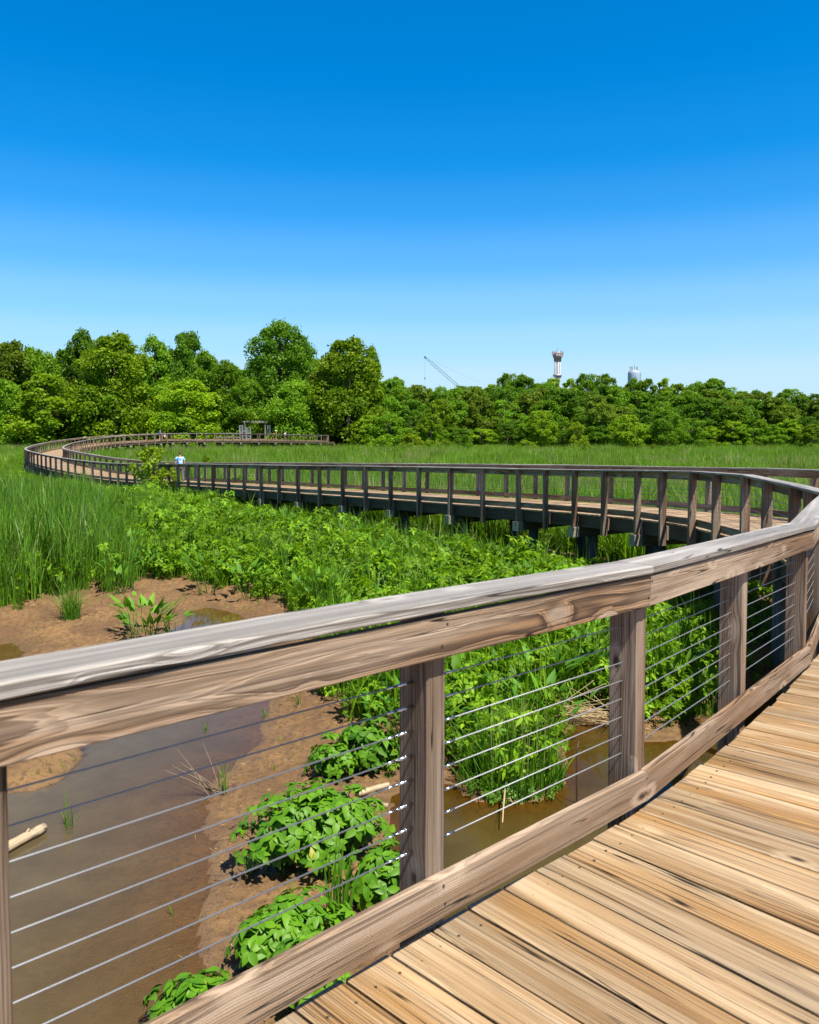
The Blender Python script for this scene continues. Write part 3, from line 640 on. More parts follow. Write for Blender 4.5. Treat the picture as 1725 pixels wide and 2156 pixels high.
for lab, px, n, r, h, L in (('dark glossy arrow-leaved clump on the mud behind the top rail, by the small pool', (312, 1340), 46, .38, (.3, .8), (.16, .28)),
                            ('small arrow-leaved clump at the edge of the small pool, right of the big glossy clump', (368, 1335), 12, .16, (.3, .55), (.14, .22)),
                            ('narrow clump of arrow leaves in front of the cattails, left of the bare mud notch', (246, 1262), 16, .18, (.5, .95), (.16, .28)),
                            ('tall arrow-leaved clump at the right side of the bare mud notch', (438, 1256), 20, .22, (.6, 1.05), (.18, .30)),
                            ('arrow-leaved clump on the bank edge above the small pool', (520, 1266), 18, .24, (.5, .95), (.16, .30))):
    t = plant('arrow_arum_clump', lab, 'plant', px, GR); a, b = arum_parts(n, r, h, L); part(t, 'leaf', M['arum'], [a]); part(t, 'stalk', M['arum'], [b])
GS = 'sprigs standing in the shallow water'
for lab, px, n, h in (('dark green sprig of blades standing in the shallow pool beside the log', (147, 1732), 14, (.22, .5)),
                      ('thin sprig in the pool just below the top rail', (432, 1530), 7, (.1, .28)),
                      ('yellowish bent sprig on the mud beside the twiggy branch', (470, 1668), 12, (.2, .5)),
                      ('short green sprig on the mud left of the largest bush', (522, 1842), 9, (.2, .42)),
                      ('tiny sprig standing alone in the muddy shallows', (370, 1920), 3, (.06, .16)),
                      ('small bright sprig at the top of the mud bank under the top rail', (560, 1505), 5, (.1, .25)),
                      ('sprig of grass on the mud next to the smaller dark bush', (628, 1490), 9, (.12, .26))):
    t = plant('reed_sprig', lab, 'plant', px, GS); blade_plant(t, n, .05, h, (.008, .016), .6)
# tall sedge hummock in the creek
t = plant('sedge_hummock', 'tall leafy green hummock rising from the creek between the middle and right posts', 'plant', (1075, 1640))
n = 60; b = disc(n, .5); rr_ = np.hypot(b[:, 0], b[:, 1])/.5; b[:, 2] = 0
nd = b+np.array([0, 0, 1.0])*(rng.uniform(.1, .95, n)*(1-.45*rr_**2))[:, None]; nor = nrmz(b*1.4+np.array([0, 0, .5])+rng.normal(0, .2, (n, 3)))
part(t, 'foliage', M['broad'], [(*rosette(nd, nor, 5, (.08, .17), .75, .3, LANCE, .33), rng.random(n*5))])
n = 620; b = disc(n, .60); part(t, 'blade', M['sedge'], [(*blades(b, rng.uniform(.45, 1.15, n)*(1-.45*(np.hypot(b[:, 0], b[:, 1])/.52)**2), rng.uniform(.012, .024, n), np.abs(rng.normal(.35, .5, n)), np.arctan2(b[:, 1], b[:, 0])+rng.normal(0, .6, n), 5), rng.random(n)*.95)])
n = 60; b = disc(n, .42); part(t, 'flower_stalk', M['dry'], [(*blades(b, rng.uniform(.8, 1.12, n), np.full(n, .012), rng.uniform(0, .2, n), rng.uniform(0, 6.3, n), 4), rng.uniform(.5, 1, n))])
# low seep plants skirting the hummock: a fringe of tiny leaves
n = 150; a_ = rng.uniform(0, 6.28, n); q_ = np.stack([np.cos(a_)*rng.uniform(.42, .66, n), np.sin(a_)*rng.uniform(.42, .66, n), rng.uniform(.0, .16, n)], 1)
part(t, 'fringe', M['sedge'], [(*rosette(q_, nrmz(np.column_stack([q_[:, :2], np.full(n, .5)])), 6, (.025, .055), .7, .2, LANCE, .4), rng.random(n*6))])
# wood lying about
def log(name, label, cat_, a, b, r0, r1, mat, z=.03, sag=.0, n=12, sink=.0, group=None):
    A = onz(*a, z); B = onz(*b, z); t = thing(name, label, cat_, tuple((A+B)/2), 0, group, True); mb = MB(); k = 9; pts = []; rr = []
    for i in range(k+1):
        f = i/k; pts.append(A.lerp(B, f)+Vector((rnd.uniform(-.1, .1)*r0, rnd.uniform(-.1, .1)*r0, sag*math.sin(f*math.pi)-sink))); rr.append((r0+(r1-r0)*f)*rnd.uniform(.9, 1.1))
    tube(mb, pts, rr, n); mb.build('trunk' if r0 > .03 else 'stick', M[mat], t, True); return t, pts
t, q = log('driftwood_log', 'pale bare log half in the pool at the left edge, beside the first post', 'log', (-40, 1815), (93, 1742), .055, .046, 'drift', .05)
mb = MB(); tube(mb, [q[6], q[6]+Vector((.03, .05, .07))], [.02, .012], 7); mb.build('branch_stub', M['drift'], t, True)
log('driftwood_log', 'brown log lying on the bank behind the largest bush, upper of two', 'log', (752, 1672), (818, 1652), .04, .03, 'drift', .06, group='logs by the middle post')
log('driftwood_log', 'thin brown log at the water line behind the largest bush, lower of two', 'log', (758, 1690), (818, 1697), .03, .026, 'drift', .03, group='logs by the middle post')
t, q = log('peeled_branch', 'pale peeled branch hanging from the hummock into the creek', 'branch', (1066, 1640), (1058, 1732), .014, .007, 'twig', .10, .03, 7)
mb = MB(); tube(mb, [q[5], q[5]+Vector((.06, -.03, .02)), q[5]+Vector((.09, -.08, -.02))], [.006, .005, .003], 5); mb.build('twig', M['twig'], t, True)
A = onz(1214, 1702, -.05); t = thing('upright_stick', 'thin dark stick standing upright in the creek left of the right-hand post', 'stick', tuple(A), 0, None, True)
mb = MB(); tube(mb, [A+Vector((rnd.uniform(-.006, .006), 0, i*.09)) if i < 8 else A+Vector((.03, .05, .72)) for i in range(9)], [.011]*3+[.009]*3+[.007]*3, 7); mb.build('stick', M['darkstick'], t, True)
t = plant('twiggy_branch', 'grey twiggy branch lying on the mud at the pool edge', 'branch', (458, 1672)); mb = MB()
for i in range(9):
    a = rnd.uniform(1.6, 3.6) if i else 2.9; L = rnd.uniform(.25, .6); e = Vector((math.cos(a)*L, math.sin(a)*L, rnd.uniform(.05, .42))); b0 = Vector((rnd.uniform(-.1, .1), rnd.uniform(-.06, .06), .02))
    tube(mb, [b0, b0+e*.5+Vector((0, 0, rnd.uniform(-.04, .05))), b0+e], [.006, .004, .002], 5)
t.rotation_euler[2] = 0; mb.build('twig', M['greytwig'], t, True)
t = plant('dead_reeds', 'heap of bent dry tan reed stems at the creek edge left of the right-hand post', 'reeds', (1230, 1524)); t.rotation_euler[2] = 0; mb = MB()
for i in range(46):
    a = rnd.uniform(-.5, .6) + (math.pi if rnd.random() < .5 else 0); L = rnd.uniform(.4, 1.1); up = rnd.uniform(0, .5) if i % 3 == 0 else rnd.uniform(0, .12); c0 = Vector((rnd.uniform(-.35, .35), rnd.uniform(-.1, .35), rnd.uniform(.02, .16)))
    d_ = Vector((math.cos(a), math.sin(a)*.5, 0)); tube(mb, [c0-d_*L*.5, c0+Vector((0, 0, .04+up*.35)), c0+d_*L*.5+Vector((0, 0, up))], [.005, .005, .003], 5)
mb.build('stem', M['twig'], t, True)
# dry bits lying on the mud
n = 9500; p = rect(n, -7.5, 1.2, 3.0, 20); ok = (gheight(p[:, 0], p[:, 1]) > -.02) & frust(p, 1.5) & (vnoise(p[:, 0]*1.4, p[:, 1]*1.4, 8) > .38); p = put(p[ok]); n = len(p); p[:, 2] += .026
a = rng.uniform(0, 6.28, n); L = rng.gamma(2, .022, n)+.012
v, f, k = leaves(p, np.stack([np.cos(a), np.sin(a), rng.normal(0, .25, n)], 1), np.tile([0, 0, 1.0], (n, 1))+rng.normal(0, .3, (n, 3)), L, rng.uniform(.003, .010, n), LANCE, .2, .1)
t = NT('plant_debris'); tn = t.n('Attribute', attribute_name='tint').outputs['Fac']; M['debris'] = t.done(t.pri(t.mix(t.ss(.3, .8, tn), (.05, .032, .02), (.33, .24, .12)), .8))
tag(obj('plant_debris', npmesh('plant_debris', v, f, M['debris'], np.repeat(rng.random(n), k))), 'dry stems and leaf bits scattered over the mud bank', None, None, 'stuff')
n = 1500; p = rect(n, -7.5, 1.0, 3.0, 20); ok = (gheight(p[:, 0], p[:, 1]) > .005) & (vnoise(p[:, 0]*1.1, p[:, 1]*1.1, 18) > .5); p = put(p[ok])
scatter('mud_seedlings', p, rng.uniform(.5, 1.1, len(p)), [m_meadow(7, .03, (.05, .16), (.004, .009), .6) for _ in range(4)])
# ------------------------------------------------------------------ leafy trees and shrubs
KC = {'dark': ((.052, .14, .008), (.13, .26, .010)), 'mid': ((.078, .19, .007), (.175, .32, .010)), 'yellow': ((.105, .22, .006), (.25, .38, .010)), 'olive': ((.085, .155, .010), (.18, .26, .014)), 'lime': ((.13, .22, .005), (.26, .36, .010))}
for k_, (c0, c1) in KC.items(): M['crown_'+k_] = leafmat('crown_'+k_, c0, c1, trans=.42, rough=.5, spec=.2, ovar=.5)
def crown_mesh(H, W, nb, per, leaf, prof, base=.1, seed=0, open_=0.0, lumps=1.0):
    ts = rng.random(nb)**.85*(1-base)+base; R_ = np.interp(ts, *prof)*W; a = rng.uniform(0, 6.283, nb); q = np.sqrt(rng.uniform(.15, 1, nb))
    c = np.stack([R_*q*np.cos(a), R_*q*np.sin(a), ts*H], 1); rb = W*rng.uniform(.2, .42, nb)*(1.05-.35*ts)*lumps
    n = nb*per; C_ = np.repeat(c, per, 0); B_ = np.repeat(rb, per)
    d = nrmz(rng.normal(0, 1, (n, 3))+np.array([0, 0, .35])+.5*nrmz(C_*np.array([1, 1, .3])-np.array([0, 0, .18*H])))
    p = C_+d*(B_*(rng.uniform(.35, 1.0, n)**.6)*(1+.25*rng.normal(0, 1, n)*open_))[:, None]*np.array([1, 1, .95]); p[:, 2] = np.maximum(p[:, 2], .02*H)
    nr = nrmz(d+rng.normal(0, .9, (n, 3))+np.array([0, 0, .3])); dr = nrmz(np.cross(nr, rng.normal(0, 1, (n, 3)))-np.array([0, 0, .3])); L = (rng.uniform(.6, 1.4, n)*leaf)[:, None]; sd = nrmz(np.cross(dr, nr))
    v = np.stack([p-dr*L*.5, p-sd*L*.36, p+dr*L*.5-nr*L*.12, p+sd*L*.36], 1).reshape(-1, 3); f = np.arange(n*4).reshape(n, 4)
    return v, f, np.repeat(rng.random(nb)*.6, per)+rng.random(n)*.4, c
PROFS = {'round': ([0, .12, .35, .6, .85, 1], [.9, 1, 1, .95, .68, .25]), 'tall': ([0, .15, .4, .7, .9, 1], [.95, 1, 1, .8, .5, .15]), 'lolly': ([0, .3, .45, .65, .88, 1], [.25, .55, .95, 1, .7, .2]), 'wide': ([0, .2, .5, .8, 1], [.9, 1, .95, .7, .3])}
TREES = {}
def tree_kind(key, colour, prof, H, W, nb, per, leaf, base=.08, open_=.4, lumps=1.0, dead=0):
    v, f, tn, c = crown_mesh(H, W, nb, per, leaf, PROFS[prof], base, 0, open_, lumps); cm = npmesh('crown', v, f, M['crown_'+colour], tn)
    mb = MB(); r0 = .018*H; tube(mb, [Vector((0, 0, -.3)), Vector((rnd.uniform(-.1, .1), .1, H*.3)), Vector((rnd.uniform(-.3, .3), .1, H*.6)), Vector((rnd.uniform(-.3, .3), 0, H*.9))], [r0*1.3, r0, r0*.65, r0*.15], 8)
    for i in range(0, len(c), max(1, len(c)//11)):
        q = Vector(c[i]); b = Vector((0, 0, max(.1*H, q.z*.62))); tube(mb, [b, b.lerp(q, .5)+Vector((0, 0, .03*H)), q], [r0*.42, r0*.28, r0*.08], 5)
    me = bpy.data.meshes.new('trunk'); me.from_pydata(mb.v, [], mb.f); me.materials.append(M['bark']); me.polygons.foreach_set('use_smooth', [True]*len(mb.f)); me.update()
    TREES[key] = (me, cm, H, W)
tree_kind('dark1', 'dark', 'round', 18, 5.6, 110, 170, .40); tree_kind('dark2', 'dark', 'tall', 18, 4.6, 100, 170, .38)
tree_kind('mid1', 'mid', 'round', 17, 5.4, 105, 170, .40); tree_kind('mid2', 'mid', 'tall', 18, 4.4, 100, 165, .38, open_=.7); tree_kind('mid3', 'mid', 'wide', 14, 6.0, 110, 170, .40)
tree_kind('yel1', 'yellow', 'round', 18, 5.5, 115, 170, .42, open_=.6); tree_kind('yel2', 'yellow', 'tall', 18, 4.2, 95, 165, .40, open_=.8); tree_kind('oli1', 'olive', 'round', 16, 5.2, 105, 165, .38); tree_kind('oli2', 'olive', 'tall', 18, 4.6, 100, 165, .38, open_=.7)
for kk, cc, pp in (('rdark1', 'dark', 'round'), ('rdark2', 'dark', 'lolly'), ('rmid1', 'mid', 'round'), ('rmid2', 'mid', 'lolly'), ('rmid3', 'mid', 'tall'), ('roli', 'olive', 'round'), ('ryel', 'yellow', 'round'), ('ryel2', 'yellow', 'lolly')): tree_kind(kk, cc, pp, 12, 4.3, 95, 150, .34, .03, .7, rnd.uniform(.75, .95))
tree_kind('big', 'dark', 'lolly', 24, 6.6, 120, 190, .42, .16, .5); tree_kind('lime1', 'lime', 'round', 7, 2.6, 50, 110, .26, .03); tree_kind('shrub1', 'yellow', 'wide', 5, 2.8, 44, 110, .26, .03); tree_kind('shrub2', 'mid', 'wide', 5, 2.8, 44, 110, .26, .03); tree_kind('sap', 'lime', 'lolly', 2.6, 1.05, 46, 42, .13, .05, 1.0, .85)
def tree(key, x, top, hw, d, name, label, group=None, base_z=None):
    """a tree whose crown reaches the photograph's point (x, top), half as wide as hw pixels, at distance d"""
    q = at(x, top, d); z = float(gheight(np.array([q.x]), np.array([q.y]))[0]) if base_z is None else base_z
    tm, cm, H, W = TREES[key]; r = link(bpy.data.objects.new(name, None)); r.location = (q.x, q.y, z-.1); r.rotation_euler = (0, 0, rnd.uniform(0, 6.28))
    sz = (q.z-z)/H*.95; sw = hw/F*d/W*1.0; r.scale = (sw, sw, sz); tag(r, label, 'shrub' if 'shrub' in name else 'tree', group)
    link(bpy.data.objects.new('trunk', tm), r); link(bpy.data.objects.new('crown', cm), r); return r
GT = 'broadleaf trees of the wood on the left'
for i, (key, x, top, hw, d, lab) in enumerate([
    ('big', 588, 676, 78, 158, 'tallest tree of the picture, dark green and round-headed, above the far boardwalk'),
    ('yel1', 732, 711, 74, 149, 'tall yellow-green tree at the right end of the left wood, beside the open sky'),
    ('yel2', 782, 726, 24, 152, 'slim yellow-green tree top at the very right end of the left wood'),
    ('yel1', 236, 702, 84, 150, 'tall bright yellow-green tree standing forward in the left wood'),
    ('yel2', 96, 785, 66, 146, 'lower yellow-green tree in front, at the left of the brightest tall tree'),
    ('dark2', 172, 694, 46, 166, 'dark spiky-topped tree behind the brightest tall tree'),
    ('mid2', 326, 707, 44, 164, 'slender mid-green tree just right of the brightest tall tree'),
    ('dark1', 392, 699, 52, 168, 'dark green tree rising behind the centre of the left wood'),
    ('mid2', 434, 738, 46, 160, 'mid-green tree between the dark centre tree and the tallest tree'),
    ('mid1', 478, 760, 52, 157, 'rounded mid-green tree left below the tallest tree'),
    ('oli1', 16, 720, 62, 160, 'brownish-green tree cut by the left edge of the photo'),
    ('mid3', 78, 734, 62, 164, 'broad mid-green tree near the left edge'),
    ('mid3', 10, 800, 60, 150, 'feathery bright tree low at the left edge'),
    ('yel1', 392, 800, 76, 150, 'wide yellow-green tree standing low behind the far left bend'),
    ('mid1', 520, 800, 50, 150, 'mid-green tree low behind the pergola'),
    ('mid3', 620, 800, 60, 149, 'mid-green spreading tree below the tallest tree, right of the pergola'),
    ('olive', 680, 770, 50, 153, 'olive tree between the tallest tree and the yellow-green one')]):
    tree({'olive': 'oli2'}.get(key, key), x, top, hw, d, 'broadleaf_tree', lab, GT)
def fill(xs, top, hw, d, keys, name, lab, grp, jt=10):
    for x in xs:
        x += rnd.uniform(-8, 8); tp = top(x)+rnd.uniform(-jt*.3, jt)
        for a_, b_, lim in ((1270, 1400, 797), (1105, 1235, 795), (860, 990, 812)):              # the skyline dips below tank, tower and crane
            if a_ < x < b_ and d > 170: tp = max(tp, lim)
        tree(rnd.choice(keys), x, tp, hw*rnd.uniform(.85, 1.25), d*rnd.uniform(.985, 1.015), name, lab, grp)
SKL = lambda x: float(np.interp(x, [-60, 0, 60, 110, 170, 235, 300, 330, 392, 430, 480, 520, 590, 660, 735, 800], [728, 728, 742, 735, 715, 722, 745, 730, 722, 752, 758, 760, 705, 750, 735, 790]))
SKR = lambda x: float(np.interp(x, [770, 800, 850, 900, 1000, 1050, 1110, 1180, 1240, 1290, 1370, 1420, 1480, 1560, 1640, 1730, 1800], [797, 797, 801, 799, 801, 797, 791, 797, 786, 797, 797, 809, 802, 806, 809, 813, 813]))
fill(range(-70, 830, 44), lambda x: SKL(x)+8, 62, 182, ['dark1', 'dark2', 'mid2', 'mid1'], 'broadleaf_tree', 'one of the dark trees closing the back of the left wood', 'back row of the left wood')
fill(range(-60, 820, 52), lambda x: SKL(x)+60, 66, 165, ['mid1', 'mid3', 'yel2', 'dark1', 'oli1'], 'broadleaf_tree', 'one of the middle-height trees within the left wood', 'middle row of the left wood', 25)
fill(range(-60, 800, 40), lambda x: 862, 54, 155, ['mid3', 'dark1', 'mid1', 'yel1'], 'broadleaf_tree', 'one of the low leafy trees along the foot of the left wood', 'front row of the left wood', 26)
fill(range(770, 1800, 33), lambda x: SKR(x)-4, 35, 205, ['rmid1', 'rmid2', 'rdark1', 'roli', 'ryel2', 'rmid3'], 'broadleaf_tree', 'one of the trees along the skyline of the wood on the right', 'skyline row of the right wood', 22)
fill(range(770, 1800, 38), lambda x: SKR(x)+16, 40, 178, ['rmid1', 'rdark1', 'roli', 'rmid3', 'rdark2'], 'broadleaf_tree', 'one of the trees behind the front of the wood on the right', 'second row of the right wood', 16)
fill(range(775, 1790, 48), lambda x: 834, 42, 156, ['rdark1', 'rmid1', 'roli', 'rdark2', 'rmid2'], 'broadleaf_tree', 'one of the middle-height trees of the wood on the right', 'middle row of the right wood', 26)
fill(range(780, 1780, 40), lambda x: 872, 34, 144, ['rdark1', 'rmid1', 'rmid2', 'rdark2', 'ryel'], 'broadleaf_tree', 'one of the low trees along the foot of the wood on the right', 'front row of the right wood', 30)
GX_ = 'single trees at the front of the right wood'
for key, x, top, hw, d, lab in [('ryel', 908, 868, 36, 137, 'rounded yellow-green tree below the crane'), ('ryel', 925, 838, 40, 146, 'yellow-green tree standing behind the rounded one below the crane'), ('ryel2', 1142, 864, 38, 138, 'bright yellow-green tree below and left of the white tower'),
    ('lime1', 1214, 888, 22, 134, 'small bright green tree below and right of the white tower'), ('ryel2', 1322, 872, 46, 136, 'pale spreading yellow-green tree below the water tank'), ('rmid1', 1405, 862, 40, 140, 'rounded mid-green tree right of the pale spreading one'),
    ('roli', 1258, 832, 44, 146, 'brownish olive tree between tower and water tank'), ('rdark1', 1180, 816, 62, 158, 'large dark green tree below the white tower'), ('roli', 1140, 818, 40, 160, 'brownish-green tree just left of the white tower'), ('ryel', 1715, 892, 36, 128, 'bright green tree at the right edge, standing forward'),
    ('rmid1', 820, 872, 44, 140, 'mid-green tree in the gap between the two woods'), ('rmid3', 1560, 850, 50, 146, 'tall mid-green tree in the right half of the right wood'), ('rdark1', 1490, 835, 56, 150, 'dark rounded tree right of the water tank')]:
    tree(key, x, top, hw, d, 'broadleaf_tree', lab, GX_)
GH = 'small shrubs at the foot of the wood'
for key, x, top, hw, d, lab in [('shrub1', 800, 918, 24, 132, 'low bright shrub left of all at the foot of the right wood'), ('lime1', 868, 912, 24, 131, 'yellow-green shrub below the crane'), ('shrub2', 980, 915, 22, 131, 'mid-green shrub right of the crane'),
    ('lime1', 1232, 922, 9, 110, 'tiny yellow-green bush standing alone in the marsh, the left one of two'), ('lime1', 1376, 933, 8, 112, 'tiny yellow-green bush standing alone in the marsh, the right one of two'), ('shrub2', 1480, 925, 26, 131, 'low shrub at the foot of the right wood, right half'), ('shrub1', 1110, 926, 22, 131, 'low yellowish shrub left of the tower'), ('lime1', 436, 957, 13, 60, 'little bright bush standing alone in the marsh beyond the walking man')]:
    tree(key, x, top, hw, d, 'marsh_shrub', lab, GH)
tree('sap', 352, 984, 36, 43.8, 'leafy_shrub', 'low leafy growth at the right foot of the tall shrub by the boardwalk', None, .15)
tree('sap', 322, 936, 48, 44.5, 'leafy_shrub', 'tall leafy green shrub growing against the boardwalk railing, left of the walking man', None, .15)
# ------------------------------------------------------------------ people
M['skin'] = plain('skin', (.48, .28, .20), .5, var=.05); M['hair'] = plain('brown_hair', (.07, .035, .018), .6, var=.3, scale=40); M['jeans'] = plain('grey_trousers', (.09, .09, .10), .8); M['shoe'] = plain('pale_shoe', (.5, .5, .5), .6)
M['blue'] = plain('blue_shirt', (.05, .20, .55), .7); M['white'] = plain('white_shirt', (.75, .76, .78), .7); M['khaki'] = plain('khaki_shorts', (.35, .27, .17), .8); M['black'] = plain('black_cloth', (.02, .02, .022), .8); M['red'] = plain('red_cap', (.5, .05, .05), .6)
t = NT('tie_dye'); g = t.n('TexCoord').outputs['Object']; f = t.noise(g, 7, 3, .6).outputs[0]; M['tiedye'] = t.done(t.pri(t.mix(t.ss(.34, .5, f), (.78, .86, .92), (.05, .28, .72)), .8))
def skinmesh(name, joints_, bones, mat, parent):
    me = bpy.data.meshes.new(name); me.from_pydata([j[:3] for j in joints_], bones, []); me.materials.append(mat)
    o = obj(name, me, parent); m = o.modifiers.new('skin', 'SKIN'); m.use_smooth_shade = True; s = o.modifiers.new('sub', 'SUBSURF'); s.levels = s.render_levels = 2
    sv = me.skin_vertices[0].data
    for i, j in enumerate(joints_): sv[i].radius = (j[3], j[4] if len(j) > 4 else j[3]); sv[i].use_root = (i == 0)
    return o
def person(label, loc, rz, shirt, legs, shorts=False, h=1.75, stride=.22, lean=0.0, hat=None, arms=(.05, .05), group='people on the boardwalk', sit=False):
    """stands with feet on loc, facing +y before turning by rz"""
    t = thing('person', label, 'person', loc, rz, group); k = h/1.75; t.scale = (k, k, k); L = lean; hz_ = .52 if sit else .93
    sh = 1.43-.93+hz_; J = []
    pel = (0, 0, hz_, .13, .105); che = (0, L*.6, hz_+.33, .155, .11); nk = (0, L, sh+.08, .052); hd = (0, L+.02, sh+.17, .075, .085); top = (0, L+.015, sh+.27, .06, .075)
    B = [pel, che, nk, hd, top]; E = [(0, 1), (1, 2), (2, 3), (3, 4)]
    for s_, st, ar in ((-1, stride, arms[0]), (1, -stride, arms[1])):
        n = len(B)
        if sit: B += [(s_*.10, .05, hz_, .085), (s_*.11, .43, hz_+.02, .06), (s_*.11, .45, .10, .042), (s_*.11, .58, .045, .035)]
        else: B += [(s_*.09, 0, hz_-.06, .088), (s_*.095, st*.55+.03, .50, .06), (s_*.10, st-.02 if st > 0 else st-.04, .09, .042), (s_*.11, st+.13, .045, .036)]
        E += [(0, n), (n, n+1), (n+1, n+2), (n+2, n+3)]
        n = len(B); B += [(s_*.19, L*.95, sh, .055), (s_*.245, L-.02+ar*.3, sh-.28, .042), (s_*.25, L+ar, sh-.53, .032), (s_*.245, L+ar+.03, sh-.63, .036, .02)]; E += [(1, n), (n, n+1), (n+1, n+2), (n+2, n+3)]
        f0 = n+3
        for q, (dx, ln) in enumerate(((-.024, .07), (-.008, .08), (.008, .076), (.023, .06))): B.append((s_*.245+dx*.5, L+ar+.04+dx, sh-.63-ln-.02, .009)); E.append((f0, len(B)-1))
        B.append((s_*.22, L+ar+.075, sh-.68, .011)); E.append((n+2, len(B)-1))
    body = skinmesh('body', B, E, M['skin'], t)
    S = [(0, .0, hz_-.03, .155, .125), (0, L*.6, hz_+.33, .178, .132), (0, L*.97, sh+.03, .075, .07)]; SE = [(0, 1), (1, 2)]
    for s_ in (-1, 1): n = len(S); S += [(s_*.19, L*.95, sh-.005, .078), (s_*.235, L-.01, sh-.2, .066)]; SE += [(1, n), (n, n+1)]
    skinmesh('shirt', S, SE, M[shirt], t)
    T_ = [(0, 0, hz_+.02, .145, .12)]; TE = []
    for s_, i in ((-1, 5), (1, 5+4+4+5)):
        hip, kn, an = B[i], B[i+1], B[i+2]; n = len(T_); T_ += [(hip[0], hip[1], hip[2], .104)]; TE.append((0, n))
        if shorts: T_ += [(hip[0]*.2+kn[0]*.8, hip[1]*.2+kn[1]*.8, hip[2]*.2+kn[2]*.8+.02, .085)]; TE.append((n, n+1))
        else: T_ += [(*kn[:3], .076), (an[0], an[1], an[2]+.03, .06)]; TE += [(n, n+1), (n+1, n+2)]
        f = MB(); tip = B[i+3]; tube(f, [Vector((an[0], an[1]-.05, .055)), Vector((an[0], an[1]+.04, .06)), Vector((tip[0], tip[1]+.03, .045)), Vector((tip[0], tip[1]+.075, .04))], [.045, .053, .046, .025], 10); f.build('shoe', M['shoe'], t, True)
    skinmesh('shorts' if shorts else 'trousers', T_, TE, M[legs], t)
    hm = MB(); cz = sh+.225; nseg = 14
    vs = []; fs = []
    for i in range(8):
        th = i/7*1.75
        for j in range(nseg):
            a = j/nseg*2*math.pi; back = 1+.25*(th > 1.2)*(math.sin(a) < .1); tt = th*(1 if math.sin(a) < .35 else .62); vs.append((.083*math.sin(tt)*math.cos(a), L+.012+.102*math.sin(tt)*math.sin(a), cz+.118*math.cos(tt)))
    for i in range(7):
        for j in range(nseg): fs.append((i*nseg+j, i*nseg+(j+1) % nseg, (i+1)*nseg+(j+1) % nseg, (i+1)*nseg+j))
    hm.add(vs, fs); 
    if hat: tube(hm, [Vector((0, L+.09, cz+.03)), Vector((0, L+.19, cz+.02))], [.07, .05], 8)
    hm.build('cap' if hat else 'hair', M[hat or 'hair'], t, True)
    fc = MB()
    for s_ in (-1, 1): tube(fc, [Vector((s_*.032, L+.098, sh+.19)), Vector((s_*.032, L+.106, sh+.19))], .009, 8)
    tube(fc, [Vector((-.02, L+.098, sh+.115)), Vector((.02, L+.098, sh+.115))], .005, 6); fc.build('face', M['hair'], t, True)
    ns = MB(); tube(ns, [Vector((0, L+.095, sh+.19)), Vector((0, L+.122, sh+.15))], [.008, .013], 8)
    for s_ in (-1, 1): tube(ns, [Vector((s_*.078, L+.01, sh+.17)), Vector((s_*.092, L+.0, sh+.2))], [.012, .016], 8)
    ns.build('nose_and_ears', M['skin'], t, True)
    return t
def on_deck(px, s0, s1, off):
    best = None
    for s in np.arange(s0, s1, .05):
        p = P(s)-LN(s)*off; x = PX+F*p.x/p.y
        if best is None or abs(x-px) < best[0]: best = (abs(x-px), s, p)
    return best[2]-UP*RAILH, best[1]
p, s_ = on_deck(379, MIDS[20], MIDJ[-1], 1.0); d_ = T(s_)
person('man seen from behind walking away in a white and blue tie-dye shirt and grey trousers', tuple(p), math.atan2(d_.y, d_.x)-math.pi/2, 'tiedye', 'jeans', h=1.78)
sF = near_s(CTRL[28])
p, s_ = on_deck(337, sTurn+20, sEnd, 2.1); person('person in a blue shirt and khaki shorts leaning at the far railing', tuple(p), -1.2, 'blue', 'khaki', True, 1.75, .06, .10, None, (.25, .3))
p, s_ = on_deck(347, sTurn+20, sEnd, 2.55); person('person in a white shirt sitting low beside the one in blue', tuple(p), -1.9, 'white', 'khaki', True, 1.7, .1, .05, None, (.2, .2), sit=True)
p, s_ = on_deck(515, sTurn+20, sEnd, 1.0); person('person in black standing below the pergola beam', tuple(p), 2.6, 'black', 'black', False, 1.7, .1)
p, s_ = on_deck(582, sTurn+20, sEnd, 1.2); person('person in a red top and white cap right of the pergola', tuple(p), 1.8, 'red', 'khaki', True, 1.75, .1, 0, 'white')
p, s_ = on_deck(601, sTurn+20, sEnd, 1.2); person('person in a pale top and dark cap, furthest right on the far boardwalk', tuple(p), 1.3, 'white', 'black', True, 1.62, .15, 0, 'black')
